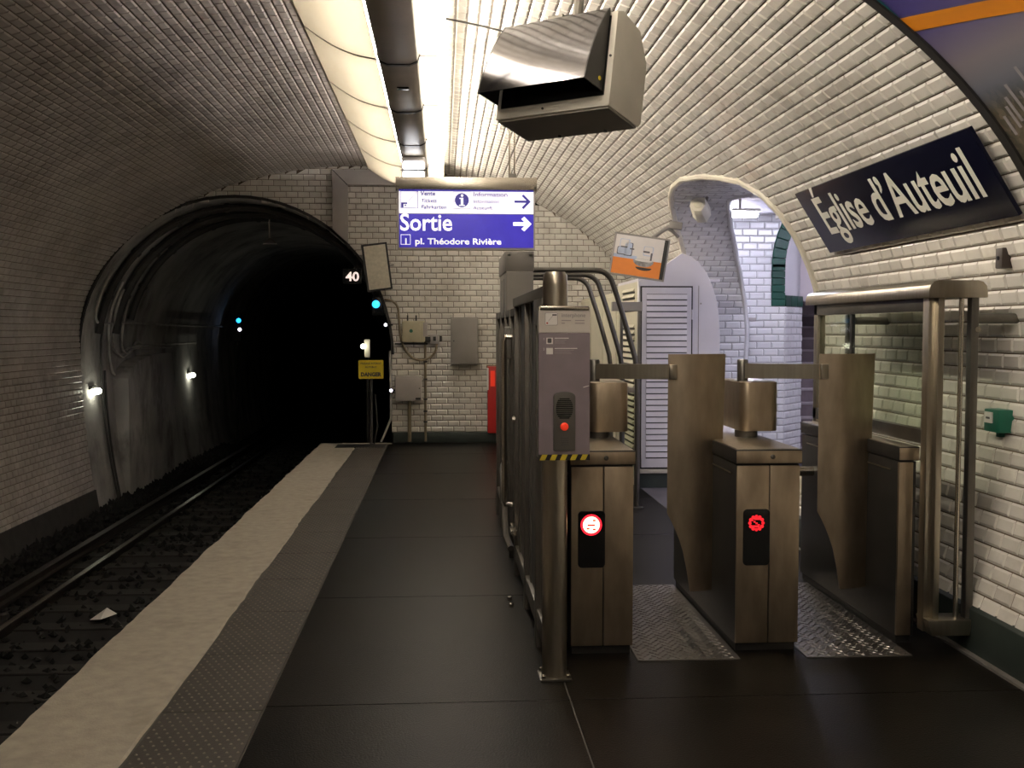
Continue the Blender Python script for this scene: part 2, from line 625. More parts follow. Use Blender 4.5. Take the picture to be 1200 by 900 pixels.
def xr(z, off=0.0):      # right half of the vault
    k = (z - ZC) / (BZ if z > ZC else BR)
    return CX + AX * math.sqrt(max(0, 1 - k * k)) + off


def xl(z):
    k = (z - ZC) / (BZ if z > ZC else BL)
    return CX - AX * math.sqrt(max(0, 1 - k * k))


z = -1.05
for i in range(120):
    zz = -1.05 + (ZC + 1.05) * i / 120
    PROF.append((xl(zz), zz))
for i in range(721):
    t = math.pi * (1 - i / 720)
    PROF.append((CX + AX * math.cos(t), ZC + BZ * math.sin(t)))
for i in range(1, 80):
    zz = ZC - (ZC - 0.22) * i / 79
    PROF.append((xr(zz), zz))
ARC = [0.0]
for a, b in zip(PROF, PROF[1:]):
    ARC.append(ARC[-1] + math.hypot(b[0] - a[0], b[1] - a[1]))
STOT = ARC[-1]


def prof_at(s):
    s = min(max(s, 0), STOT)
    lo, hi = 0, len(ARC) - 1
    while hi - lo > 1:
        m = (lo + hi) // 2
        if ARC[m] <= s:
            lo = m
        else:
            hi = m
    k = (s - ARC[lo]) / (ARC[hi] - ARC[lo])
    a, b = PROF[lo], PROF[hi]
    return a[0] + (b[0] - a[0]) * k, a[1] + (b[1] - a[1]) * k


def vP(y, s):
    x, zz = prof_at(s)
    return V((x, y, zz))


def vN(y, s):
    a, b = prof_at(s - .02), prof_at(s + .02)
    return V((b[1] - a[1], 0, -(b[0] - a[0]))).normalized()


def s_right(zv):    # arc position of height zv on the right side
    lo, hi = STOT * .5, STOT
    for _ in range(50):
        m = (lo + hi) / 2
        if prof_at(m)[1] > zv:
            lo = m
        else:
            hi = m
    return lo


# opening of the side passage, profile in (y, z)
OPEN = [(7.86, 0), (7.86, 2.30), (7.88, 2.45), (7.95, 2.60), (8.15, 2.73), (8.45, 2.80), (8.80, 2.86), (9.3, 2.905), (9.7, 2.895), (10.0, 2.86), (10.3, 2.80),
        (10.8, 2.64), (11.35, 2.36), (11.65, 2.08), (11.80, 1.8), (11.85, 1.4), (11.85, 0)]
ZTOP = 2.905


def open_y(zv):
    yn = yf = None
    for a, b in zip(OPEN, OPEN[1:]):
        if min(a[1], b[1]) <= zv <= max(a[1], b[1]) and a[1] != b[1]:
            y = a[0] + (b[0] - a[0]) * (zv - a[1]) / (b[1] - a[1])
            if b[1] > a[1]:
                yn = y
            else:
                yf = y
    return yn, yf


Y0T = 2.4
nrow = int(STOT / TH)
hs = STOT / nrow
ALLROWS = [(i * hs, (i + 1) * hs) for i in range(nrow)]
S_L, S_R = s_right(0) * 0, s_right(2.95)
S_C0 = next(s for s in [i * .01 for i in range(3000)] if prof_at(s)[1] > 2.9)


def iv_plain(s):
    return [(Y0T, YB)]


def iv_right(s):
    zv = prof_at(s)[1]
    if zv < ZTOP - .005:
        a, b = open_y(zv)
        return [(Y0T, a), (b, YB)]
    return [(Y0T, YB)]


PLINTH_L = 0.45
rowsL = [r for r in ALLROWS if r[0] >= PLINTH_L - .05 and r[1] <= S_C0]
rowsC = [r for r in ALLROWS if r[1] > S_C0 and r[1] <= S_R]
rowsR = [r for r in ALLROWS if r[1] > S_R]
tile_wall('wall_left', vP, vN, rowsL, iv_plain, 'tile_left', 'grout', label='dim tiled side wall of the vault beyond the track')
S_MID = next(s for s in [i * .01 for i in range(3000)] if prof_at(s)[0] > -.80)
tile_wall('ceiling', vP, vN, [r for r in rowsC if r[0] > S_MID], iv_right, 'tile', 'grout', label='bright upper vault of glazed tiles right of the light strip')
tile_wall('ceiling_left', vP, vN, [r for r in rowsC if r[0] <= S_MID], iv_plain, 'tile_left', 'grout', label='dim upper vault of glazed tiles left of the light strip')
tile_wall('wall_right', vP, vN, rowsR, iv_right, 'tile', 'grout', label='curved cream tiled wall carrying the station name')
# the vault behind the photographer
m = MB()
for y0, y1 in ((-7, -3), (-3, 0), (0, Y0T)):
    m.sheet([[V((x, yy, zz)) for x, zz in PROF[::8]] for yy in (y0, y1)])
struct(m.build('ceiling_rear', 'glazed_vault', smooth=True), 'plain stretch of the vault nearest the viewer')
# left plinth
m = MB()
pl = [prof_at(s) for s in (0, .15, .3, PLINTH_L - .02)]
m.prism(pl + [(pl[-1][0] - .2, pl[-1][1]), (pl[0][0] - .2, pl[0][1])], lambda a, b: (a + .03, -7, b), lambda a, b: (a + .03, YB, b))
struct(m.build('baseboard_left', 'soot'), 'dark plinth under the left tiled wall')
# rim of the passage opening
rim = []
for (y, zz) in OPEN:
    if zz > 0.9:
        rim.append(V((xr(zz) - .012, y, zz)))
rim = [V((xr(.25) - .012, 7.86, .25))] + rim + [V((xr(.25) - .012, 11.85, .25))]
fine = []
for a, b in zip(rim, rim[1:]):
    n = max(1, int((b - a).length / .12))
    for i in range(n):
        yy, zz = a.y + (b.y - a.y) * i / n, a.z + (b.z - a.z) * i / n
        fine.append(V((xr(zz) - .008, yy, zz)))
fine.append(rim[-1])
struct(MB().tube(fine, .030, 8).build('trim_1', 'enamel_rim', smooth=True), 'pale rounded edging round the passage opening')

# ------------------------------------------------------------------ end wall with the tunnel mouth
TX, TA, TZ, TB = -2.85, 2.14, 1.25, 2.17


def tunnel_x(zv):
    if zv > TZ:
        k = (zv - TZ) / TB
        w = TA * math.sqrt(max(0, 1 - k * k))
    else:
        w = TA
    left = TX - w
    if zv < TZ:
        left = TX - TA + 0.2 * ((TZ - zv) / (TZ + 1.05)) ** 2
    return left, TX + w


def iv_back(zv):
    L_, R_ = xl(zv), xr(zv)
    if zv < TZ + TB - .004:
        a, b = tunnel_x(zv)
        out = [(L_, a)] if a - L_ > 0.0 else []
        return ([(L_, max(L_, a))] if True else []) + [(b, R_)]
    return [(L_, R_)]


rowsB = []
zz = 0.15
while zz < ZC + BZ - .03:
    rowsB.append((zz, zz + TH))
    zz += TH
tile_wall('wall_back', lambda u, v: V((u, YB, v)), lambda u, v: V((0, -1, 0)), rowsB, iv_back, 'tile', 'grout', label='flat tiled end wall around the tunnel mouth')
m = MB().box(-0.69, 1.95, YB - .03, YB + .05, 0, .15)
struct(m.build('baseboard_back', 'plinth_green', bevel=.006), 'dark green plinth at the foot of the end wall')

# ------------------------------------------------------------------ tunnel
tp = [tunnel_x(zv)[0] for zv in ()]
TPROF = []
for i in range(13):
    zv = -1.05 + (TZ + 1.05) * i / 12
    TPROF.append((tunnel_x(zv)[0], zv))
for i in range(1, 32):
    t = math.pi * (1 - i / 32)
    TPROF.append((TX + TA * math.cos(t), TZ + TB * math.sin(t)))
for i in range(8):
    zv = TZ - (TZ + 1.05) * i / 7
    TPROF.append((TX + TA, zv))


def tcurve(y):          # the tunnel bears gently to the left further in
    d = max(0, y - 26)
    return -d * d * 0.006


m = MB()
m.sheet([[V((x + tcurve(y), y, zv)) for x, zv in TPROF] for y in [YB + .02, 16.2, 17.5, 19, 21, 23, 26, 29, 32, 36, 40, 45, 50, 56]])
tun = struct(m.build('wall_tunnel', 'tunnel_concrete', smooth=True), 'rough concrete lining of the running tunnel')
m = MB()
m.sheet([[V((TX + (x - TX) * k, YB - d, TZ + (zv - TZ) * k if zv > TZ else zv)) for x, zv in TPROF[12:45]] for k, d in ((1.0, .0), (1.0, .035), (1.018, .035), (1.018, 0.0))])
struct(m.build('trim_2', 'soot', smooth=False), 'sooty rim round the tunnel mouth')
boxo('wall_tunnel_far', 'soot', None, -14, 0, 55.5, 56, -1.1, 3.6)['kind'] = 'structure'
# raised haunch and niche on the left side of the tunnel
m = MB()
hx = TX - TA
m.prism([(16.65, -1.0), (16.65, .86), (16.85, 1.0), (17.2, 1.10), (17.8, 1.17), (18.6, 1.20), (19.3, 1.18), (19.42, .9), (19.42, -1.0)], lambda a, b: (hx - .1, a, b), lambda a, b: (hx + .24, a, b))
o = m.build('niche_wall', 'tunnel_concrete', tun, bevel=.02)

# ------------------------------------------------------------------ floors
fl = MB().box(-1.70, 2.70, -7, YB, -1.05, -.006).build('floor', 'concrete_dark')
struct(fl, 'dark asphalt platform with worn slabs')
xs = [-.755, .55, 2.68]
ys = [-1.0 + 1.85 * i for i in range(10)]
for i in range(len(xs) - 1):
    for j in range(len(ys) - 1):
        y1 = min(ys[j + 1], YB)
        if y1 - ys[j] < .1:
            continue
        boxo('floor_slab', 'asphalt', fl, xs[i] + .003, xs[i + 1] - .003, ys[j] + .003, y1 - .003, -.03, 0, bevel=.002, seg=1)
boxo('floor_slab', 'asphalt', fl, -.755, 2.68, -7, -1.003, -.03, 0)
# white edge
m = MB()
ny = 160
for k in range(2):
    rows = []
top = []
for i in range(ny + 1):
    y = -3 + (YB - .05 + 3) * i / ny
    w1 = .004 * math.sin(y * 3.1) + .004 * math.sin(y * 7.7 + 1) + random.uniform(-.004, .004)
    w2 = .007 * math.sin(y * 2.3 + 2) + .004 * math.sin(y * 6.1) + random.uniform(-.005, .005)
    xa, xb = -1.715 + w1, -1.18 + w2
    top.append([V((xa, y, -.09)), V((xa - .002, y, -.015)), V((xa + .012, y, .004)), V((xb - .01, y, .004)), V((xb, y, -.004))])
o = m.sheet(top).build('trim_3', 'edge_white', smooth=True)
struct(o, 'broad white painted platform edge with wavy border')
# white return across the platform end and black patch
o = boxo('trim_4', 'edge_white', None, -1.70, -.70, YB - .19, YB - .05, -.01, .006)
struct(o, 'thin white line across the platform end')
o = boxo('trim_5', 'black_mat', None, -1.45, -.78, YB - .62, YB - .2, -.01, .007)
struct(o, 'black rubber patch at the end of the white edge')
# tactile strip: plates and domes
tac = MB().box(-1.175, -.757, -3, YB - .06, -.05, -.004).build('trim_6', 'concrete_dark')
struct(tac, 'studded grey warning strip along the white edge')
k = 0
y = -1.9
while y < YB - .1:
    y1 = min(y + .8, YB - .06)
    boxo('tactile_plate', 'tactile', tac, -1.172, -.758, y + .004, y1 - .004, -.01, .003, bevel=.0015, seg=1)
    y += .8
m = MB()
sp = .0420
i = 0
y = 2.2
while y < YB - .1:
    for j in range(10):
        x = -1.152 + j * sp + (sp / 2 if i % 2 else 0)
        if x > -.77:
            continue
        r = .0065
        kk = len(m.v)
        for a in range(6):
            c, s_ = math.cos(a * math.pi / 3), math.sin(a * math.pi / 3)
            m.v.append(V((x + r * c, y + r * s_, .003)))
        for a in range(6):
            c, s_ = math.cos(a * math.pi / 3), math.sin(a * math.pi / 3)
            m.v.append(V((x + r * .55 * c, y + r * .55 * s_, .0065)))
        m.f += [(kk + a, kk + (a + 1) % 6, kk + 6 + (a + 1) % 6, kk + 6 + a) for a in range(6)] + [tuple(kk + 6 + a for a in range(6))]
    i += 1
    y += sp
me = bpy.data.meshes.new('tactile_dome')
me.from_pydata([tuple(p) for p in m.v], [], m.f)
o = link(bpy.data.objects.new('tactile_dome', me), tac, 'tactile_dome')
o['kind'] = 'stuff'
# right baseboard
m = MB().prism_y([(2.60, 0), (2.70, 0), (2.70, .24), (2.62, .24), (2.60, .22)], -3, 7.84)
struct(m.build('baseboard_right', 'plinth_green', bevel=.004), 'dark green plinth along the right tiled wall')
o = boxo('trim_7', 'concrete_dark', None, 2.565, 2.60, -3, 7.84, 0, .012)
struct(o, 'narrow pale kerb line at the foot of the right plinth')
# track bed
tb = MB().sheet([[V((x, y, -1.05 + (.12 if x < -4.7 else 0))) for x in (-5.2, -4.72, -4.55, -3, -1.6)] for y in (-7, 0, 8, 15, 22)]
                ).build('floor_track', 'ballast')
struct(tb, 'black ballasted track bed below the platform')
MB().sheet([[V((x + tcurve(y), y, -1.05)) for x in (-5.2, -3, -.6)] for y in (22, 26, 30, 35, 40, 48, 56)]).build('track_bed_far', 'ballast', tb)
MB().sheet([[V((x, y, -1.05)) for x in (-1.72, -.6)] for y in (YB, 22)]).build('track_bed_side', 'ballast', tb)
m = MB()
for i in range(4200):
    y = random.uniform(6.5, 24)
    x = random.choice((random.uniform(-4.95, -4.3), random.uniform(-4.9, -1.9)))
    r = random.uniform(.018, .05) * (1.5 if x < -4.5 else 1)
    c = V((x, y, -1.05 + r * .5 + (.13 * max(0, (-4.4 - x) / .5))))
    kk = len(m.v)
    for d in ((1, 0, 0), (-1, 0, 0), (0, 1, 0), (0, -1, 0), (0, 0, 1), (0, 0, -1)):
        m.v.append(c + V(d) * r * random.uniform(.6, 1.2) + V((random.uniform(-.3, .3) * r, random.uniform(-.3, .3) * r, 0)))
    m.f += [tuple(kk + q for q in f) for f in ((0, 2, 4), (2, 1, 4), (1, 3, 4), (3, 0, 4), (2, 0, 5), (1, 2, 5), (3, 1, 5), (0, 3, 5))]
me = bpy.data.meshes.new('ballast_stone')
me.from_pydata([tuple(p) for p in m.v], [], m.f)
o = link(bpy.data.objects.new('ballast_stone', me), tb, 'ballast')
o['kind'] = 'stuff'

# ------------------------------------------------------------------ railway track
tr = root('railway_track', 'dark railway track running below the platform into the tunnel', 'railway track', (-3.05, 8, -1.05))
yy = [-6, 0, 8, 16, 22, 26, 30, 34, 38, 42, 46, 50]
for X in (-3.775, -2.335):
    prof = [(-.07, 0), (.07, 0), (.07, .012), (.012, .03), (.012, .10), (.034, .112), (.034, .15), (-.034, .15), (-.034, .112), (-.012, .10), (-.012, .03), (-.07, .012)]
    m = MB()
    m.sheet([[V((X + a + tcurve(y), y, -1.10 + .0 + b)) for a, b in prof + prof[:1]] for y in yy])
    r_ = m.build('rail', 'rail_steel', tr)
    m = MB().sheet([[V((X + a + tcurve(y), y, -.949)) for a in (-.028, .028)] for y in yy])
    m.build('running_surface', 'rail_top', r_, solid=.002)
m = MB()
m.sheet([[V((-4.02 + a + tcurve(y), y, -.80 + b)) for a, b in [(-.05, -.12), (.05, -.12), (.05, -.09), (.02, -.07), (.02, -.02), (.04, 0), (-.04, 0), (-.02, -.02), (-.02, -.07), (-.05, -.09), (-.05, -.12)]] for y in yy])
con = m.build('conductor_rail', 'rail_steel', tr)
for i in range(14):
    y = 3 + i * 1.75
    MB().lathe([(.055, -1.05), (.055, -1.0), (.035, -.98), (.05, -.96), (.035, -.94), (.045, -.92)], (-4.02 + tcurve(y), y, 0), n=10).build('insulator', 'soot', con)
for i in range(34):
    y = 4.0 + i * .62
    boxo('sleeper', 'sleeper_wood', tr, -4.30, -1.85, y, y + .23, -1.16, -1.005 - .03, bevel=.008, seg=1)
# scrap of litter between the rails
m = MB().add([(-3.16, 9.75, -1.0), (-3.05, 9.70, -.985), (-2.98, 9.95, -1.0), (-3.10, 10.05, -.97), (-3.07, 9.88, -.955)], [(0, 1, 4), (1, 2, 4), (2, 3, 4), (3, 0, 4)])
tag(m.build('paper_scrap', 'print_white', solid=.002), 'small crumpled white paper scrap lying between the rails', 'litter')

# ------------------------------------------------------------------ ceiling light strip
ls = root('ceiling_light_strip', 'long ceiling light strip with brown metal trunking and cream covers', 'light fixture', (-.4, 5, 3.45))
MODL = 1.65
edges = [14.2 - MODL * i for i in range(12)]
for i, y1 in enumerate(edges[:-1]):
    y0 = edges[i + 1]
    a, b = y0 + .006, y1 - .006
    hp = [(-.44, 3.50), (-.425, 3.46), (-.37, 3.435), (-.22, 3.435), (-.165, 3.46), (-.15, 3.50), (-.15, 3.75), (-.44, 3.75)]
    m = MB().prism_y(hp, a, b)
    hb = m.build('trunking', 'housing_brown', ls, bevel=.006)
    hp2 = [(-.446, 3.50), (-.430, 3.455), (-.372, 3.428), (-.218, 3.428), (-.160, 3.455), (-.144, 3.50), (-.144, 3.62), (-.446, 3.62)]
    MB().prism_y(hp2, y1 - .02, y1 + .02).build('joint_band', 'black_paint', hb)
    MB().prism_y([(-.146, 3.505), (-.02, 3.505), (-.012, 3.512), (-.012, 3.64), (-.146, 3.66)], a + .012, b - .012).build('diffuser', 'diffuser', ls)
    MB().prism_y([(-.0115, 3.512), (-.005, 3.512), (-.005, 3.565), (-.0115, 3.565)], a + .012, b - .012).build('side_glow_strip', 'diffuser_side', ls)  # added glowing strip, much brighter than the underside, to light the vault
    MB().prism_y([(-.012, 3.565), (.030, 3.570), (.030, 3.578), (-.012, 3.582)], a, b).build('side_fin', 'housing_brown', ls)  # added fin, sized to keep a dark band on the vault beside the strip
    MB().prism_y([(-.15, 3.495), (.0, 3.495), (.006, 3.53), (.006, 3.66), (-.15, 3.67)], y1 - .010, y1 + .010).build('diffuser_end', 'pale_grey_paint', ls)
    m = MB()
    prof = []
    for q in range(11):
        t = q / 10
        x = -.445 - .50 * t
        zc = 3.47 + .22 * t - .045 * math.sin(math.pi * t)
        prof.append((x, zc))
    m.sheet([[V((x, y, zc)) for x, zc in prof] for y in (a + .008, b - .008)])
    m.build('cream_cover', 'cover', ls, smooth=True)
    m = MB()
    m.sheet([[V((x, y, zc - .004)) for x, zc in prof] for y in (y1 - .016, y1 + .010)])
    m.build('cover_rib', 'housing_brown', ls, solid=.02)
    m = MB().box(-.955, -.94, a, b, 3.68, 3.70).build('cover_edge', 'housing_brown', ls)
    MB().tube([(-.48, a + .05, 3.69), (-.48, b - .05, 3.69)], .018, 8).build('tube', 'tube_lamp', ls, smooth=True)
boxo('access_slot', 'black_plastic', ls, -.335, -.245, 8.28, 8.36, 3.425, 3.437, bevel=.003)
# hanging struts into the vault
for y in (1.8, 5.1, 8.4, 11.7):
    MB().tube([(-.30, y, 3.655), (-.30, y, ZC + BZ * math.sqrt(1 - (.77 / AX) ** 2) + .02)], .012, 6).build('hanger', 'housing_brown', ls)
# twin emergency spot at the far end, below the trunking
es = root('emergency_spotlight', 'twin white emergency spotlight under the far end of the trunking', 'lamp', (-.29, 11.55, 3.28))
MB().box(-.42, -.17, 11.50, 11.66, 3.18, 3.425).build('case', 'pale_grey_paint', es, bevel=.02)
for z0, z1, yy_ in ((3.29, 3.37, 11.494), (3.19, 3.27, 11.494)):
    MB().prism_y(rrect(-.405, -.185, z0, z1, .02), yy_ - .01, yy_ + .01).build('lens', 'spot_lens', es)
MB().box(-.43, -.16, 11.485, 11.50, 3.274, 3.286).build('divider', 'black_plastic', es)
# thin cable across the vault
m = MB()
pts = []
s0, s1 = s_right(3.79), s_right(3.60)
for i in range(24):
    q = vP(7.63 - .04 * i / 23, s0 + (s1 - s0) * i / 23) + vN(0, s0 + (s1 - s0) * i / 23) * .02
    pts.append(q)
tag(MB().tube(pts, .007, 6).build('ceiling_cable', 'cable_dark', smooth=True), 'thin dark cable crossing the vault beside the light strip', 'cable')

# ------------------------------------------------------------------ side passage
SP = [0.0]
for a, b in zip(OPEN, OPEN[1:]):
    SP.append(SP[-1] + math.hypot(b[0] - a[0], b[1] - a[1]))


def op_at(s):
    s = min(max(s, 0), SP[-1] - 1e-6)
    for i in range(len(SP) - 1):
        if s <= SP[i + 1]:
            k = (s - SP[i]) / (SP[i + 1] - SP[i])
            a, b = OPEN[i], OPEN[i + 1]
            return a[0] + (b[0] - a[0]) * k, a[1] + (b[1] - a[1]) * k


def op_n(s):
    a, b = op_at(s - .05), op_at(s + .05)
    return V((0, b[1] - a[1], -(b[0] - a[0]))).normalized()


BAY = .55


def bay(yv):
    return BAY + .65 * min(1, max(0, (10.1 - yv) / .5))


nr = int(SP[-1] / TH)
rowsP = [(i * SP[-1] / nr, (i + 1) * SP[-1] / nr) for i in range(nr)]
tile_wall('wall_passage', lambda u, s: V((u, *op_at(s))), lambda u, s: op_n(s), rowsP,
          lambda s: [(xr(op_at(s)[1]), xr(op_at(s)[1]) + bay(op_at(s)[0]))], 'tile_hall', 'grout_hall', tw=.17, label='tiled reveal of the side passage')
pts = []
for i in range(90):
    yv, zv = op_at(SP[-1] * (.30 + .695 * i / 89))
    pts.append(V((xr(zv) + bay(yv), yv, zv)) + op_n(SP[-1] * (.30 + .695 * i / 89)) * .0)
struct(MB().tube(pts, .028, 8).build('trim_8', 'tile_hall', smooth=True), 'white rounded edge where the passage widens into the lit hall')
# hall far wall
YH = 12.05
AXC, AZC, AR = 4.93, 2.30, 1.19


def arch_left(zv):
    if zv < 1.93:
        return 3.90
    if zv < AZC:
        return AXC - AR
    k = (zv - AZC) / AR
    return AXC - AR * math.sqrt(max(0, 1 - k * k))


rowsH = []
zz = .10
while zz < 3.28:
    rowsH.append((zz, zz + TH))
    zz += TH
tile_wall('wall_hall', lambda u, v: V((u, YH, v)), lambda u, v: V((0, -1, 0)), rowsH,
          lambda zv: [(xr(min(zv, 2.9)) + BAY - .05, arch_left(zv))], 'tile_hall', 'grout_hall', tw=.17, label='bright white tiled wall of the hall beside the green arch')
struct(boxo('floor_hall', 'hall_floor', None, 2.5, 8.0, 6.0, 14.5, -.05, -.002), 'mauve grey floor of the lit side hall')
MB().box(2.0, 2.70, 7.86, 11.85, -.04, .001).build('threshold', 'hall_floor', bpy.data.objects['floor_hall'])
m = MB().box(2.3, 8.0, 6.4, YH + .1, 3.30, 3.4)
struct(m.build('ceiling_hall', 'duct_grey'), 'grey ceiling of the side hall')
struct(boxo('wall_hall_end', 'hall_plaster', None, 7.0, 7.1, 6.4, YH, -.05, 3.3), 'far end wall of the side hall')
struct(boxo('wall_hall_near', 'hall_plaster', None, 3.6, 8.0, 6.3, 6.4, -.05, 3.3), 'hidden near wall of the side hall')
m = MB().prism_y([(xr(2.9) + BAY - .3, 2.9), (xr(2.9) + BAY - .3, 3.3), (AXC, 3.3), (AXC, 3.2), (3.5, 2.95)], YH + .03, YH + .1)
m.build('upper_wall', 'hall_plaster', bpy.data.objects['wall_hall'])
# diagonal jamb of the corridor behind the arch
DJ = V((math.sin(R(40)), math.cos(R(40)), 0))
NJ = V((DJ.y, -DJ.x, 0))
rowsJ = [(.10 + TH * i, .10 + TH * (i + 1)) for i in range(22)]
tile_wall('wall_corridor', lambda u, v: V((3.90, YH, v)) + DJ * u + V((0, 0, 0)), lambda u, v: NJ, rowsJ, lambda zv: [(0, .52)], 'tile_hall', 'grout_hall', tw=.17,
          label='slanting tiled jamb of the corridor under the green arch')
# green glazed band: upright pieces, arch pieces and the return along the jamb
gb = root('green_tile_band', 'dark green glazed tile band outlining the corridor arch', 'tile band', (3.8, YH, 1.9))
z_ = 1.865
boxes = []
while z_ < AZC - .01:
    m = MB().box(3.742, 3.895, YH - .02, YH + .05, z_ + .002, z_ + .078)
    m.build('green_tile', 'tile_green', gb, bevel=.005, seg=1)
    z_ += .08
na = 15
for i in range(na):
    a0, a1 = 180 - i * 5.6 + -.15, 180 - (i + 1) * 5.6 + .15
    poly = [(AXC + AR * math.cos(R(a0)), AZC + AR * math.sin(R(a0))), (AXC + AR * math.cos(R(a1)), AZC + AR * math.sin(R(a1))),
            (AXC + (AR - .155) * math.cos(R(a1)), AZC + (AR - .155) * math.sin(R(a1))), (AXC + (AR - .155) * math.cos(R(a0)), AZC + (AR - .155) * math.sin(R(a0)))]
    MB().prism_y(poly, YH - .02, YH + .05).build('green_tile', 'tile_green', gb, bevel=.005, seg=1)
for i in range(3):
    a, b = V((3.895, YH + .01, 0)) + DJ * (i * .175 + .003), V((3.895, YH + .01, 0)) + DJ * ((i + 1) * .175 - .003)
    n = NJ * .02
    MB().prism([(0, 0), (1, 0), (1, 1), (0, 1)], lambda u, w: a.lerp(b, u) + V((0, 0, 1.865 + .125 * w)), lambda u, w: a.lerp(b, u) + n + V((0, 0, 1.865 + .125 * w))
               ).build('green_tile', 'tile_green', gb, bevel=.005, seg=1)
# corridor vault: two plain white rings
for k, (rad, d0, d1, mm, nm) in enumerate(((AR - .155, .0, .52, 'hall_plaster', 'wall_corridor_vault'), (AR - .30, .50, 3.2, 'hall_pink', 'wall_corridor_inner'))):
    rows = []
    for d in (d0, d1):
        c = V((AXC, YH + .04, 0)) + DJ * d
        pr = [V((c.x - rad, c.y, 1.93 if k == 0 else 1.93))]
        for i in range(25):
            t = R(180 - i * 7.5)
            pr.append(V((c.x + rad * math.cos(t), c.y, AZC + rad * math.sin(t))))
        pr.append(V((c.x + rad, c.y, 0)))
        rows.append(pr)
    mb = MB().sheet(rows)
    if k == 1:
        c = V((AXC, YH + .04, 0)) + DJ * .5
        o_, i_ = [], []
        for i in range(25):
            t = R(180 - i * 7.5)
            o_.append(V((c.x + (rad + .16) * math.cos(t), c.y, AZC + (rad + .16) * math.sin(t))))
            i_.append(V((c.x + rad * math.cos(t), c.y, AZC + rad * math.sin(t))))
        mb.sheet([[V((o_[0].x, c.y, 1.93))] + o_, [V((i_[0].x, c.y, 1.93))] + i_])
    struct(mb.build(nm, mm, smooth=True, angle=30), 'white plaster vault behind the green arch' if k == 0 else 'pinkish inner vault over the stairs')
struct(boxo('wall_stair_head', 'hall_pink', None, 3.6, 8.0, 16.6, 16.7, -.05, 3.6), 'pinkish wall at the head of the stairs')
st = root('staircase', 'mauve stairs rising behind the corridor arch', 'staircase', (4.9, 13, 0))
for i in range(11):
    y = 12.75 + .28 * i
    s1 = boxo('step', 'stair_mauve', st, 3.95, 6.4, y, y + .32 if i < 10 else y + 1.5, max(0, .165 * i - .1), .165 * (i + 1) - .006, bevel=.004, seg=1)
    boxo('nosing', 'stair_nosing', s1, 3.95, 6.4, y - .012, y + .06, .165 * (i + 1) - .03, .165 * (i + 1), bevel=.004, seg=1)
# enamel name plate on the white pier
npl = MB().box(3.40, 3.56, YH - .016, YH - .008, 1.70, 1.735)
tag(npl.build('wall_plate', 'pale_grey_paint', bevel=.002), 'tiny grey enamel plate on the white tiled pier', 'plate')
# duct and lamps of the hall
dk = root('ceiling_duct', 'grey boxed duct crossing the ceiling of the side hall', 'duct', (3.6, 11.4, 2.9))
MB().box(2.85, 4.6, 11.28, 11.5, 2.835, 2.97).build('duct_box', 'duct_grey', dk, bevel=.01)
MB().box(2.85, 4.6, 11.26, 11.52, 2.97, 2.99).build('duct_flange', 'pale_grey_paint', dk)
MB().box(3.61, 3.66, 11.25, 11.53, 2.80, 3.30).build('duct_bracket', 'off_white_case', dk, bevel=.006)


def hall_lamp(x, y, zc, label, w=.33, top=3.31):
    r_ = root('fluorescent_lamp', label, 'lamp', (x, y, zc), group='fluorescent lamps of the side hall')
    MB().box(x - w / 2, x + w / 2, y - .05, y + .05, zc - .035, zc + .02).build('diffuser', 'hall_lamp', r_, bevel=.015)
    MB().box(x - w / 2 - .02, x + w / 2 + .02, y - .06, y + .06, zc + .02, zc + .05).build('tray', 'off_white_case', r_, bevel=.005)
    MB().tube([(x, y, zc + .045), (x, y, top)], .012, 6).build('stem', 'off_white_case', r_)
    return r_


hall_lamp(3.09, 11.05, 2.80, 'glaring white fluorescent lamp hanging inside the passage mouth', .36)
hall_lamp(4.7, 8.7, 2.95, 'fluorescent lamp deeper in the side hall', 1.2)
hall_lamp(5.75, 13.1, 2.78, 'fluorescent lamp over the stairs behind the green arch', .6, 3.1)
# camera in the passage
cc = root('surveillance_camera', 'cream surveillance camera hanging in the passage mouth', 'camera', (2.41, 9.98, 2.72), rot=(R(-24), R(6), R(-30)), local=True)
MB().prism([(-.07, -.03), (-.02, -.075), (.05, -.07), (.075, 0), (.05, .075), (-.03, .07), (-.075, .03)], lambda a, b: (a, -.10, b), lambda a, b: (a * 1.15, .10, b * 1.15)).build('camera_case', 'enamel_rim', cc, bevel=.003, seg=1)
MB().prism([(-.04, -.015), (-.01, -.045), (.03, -.04), (.045, 0), (.03, .045), (-.015, .04)], lambda a, b: (a, -.107, b), lambda a, b: (a, -.095, b)).build('front_window', 'cream_paint', cc, bevel=.004)
MB().tube([(.02, .02, .05), (.03, .03, .09), (.03, .03, .15)], .014, 8).build('stem', 'grey_paint', cc)

# ------------------------------------------------------------------ louvred closet beside the passage
cl = root('louvred_closet', 'lilac grey closet with louvred door and arched panel beside the passage', 'closet', (2.4, 10.7, 0))
YC = 10.70
poly = [(1.965, .15), (1.965, 2.085), (2.19, 2.215), (2.405, 2.365), (2.50, 2.33), (2.58, 2.27), (2.66, 2.165), (2.72, 2.03), (2.765, 1.88), (2.79, 1.72), (2.80, 1.5), (2.80, .15)]
MB().prism_y(poly, YC, YC + .06).build('front_panel', 'lilac_paint', cl, bevel=.004, seg=1)
MB().box(1.965, 2.80, YC - .005, YC + .06, 0, .145).build('plinth', 'plinth_green', cl)
MB().box(1.97, 2.56, YC - .03, YC + .02, .15, .19).build('door_sill', 'off_white_case', cl, bevel=.005)
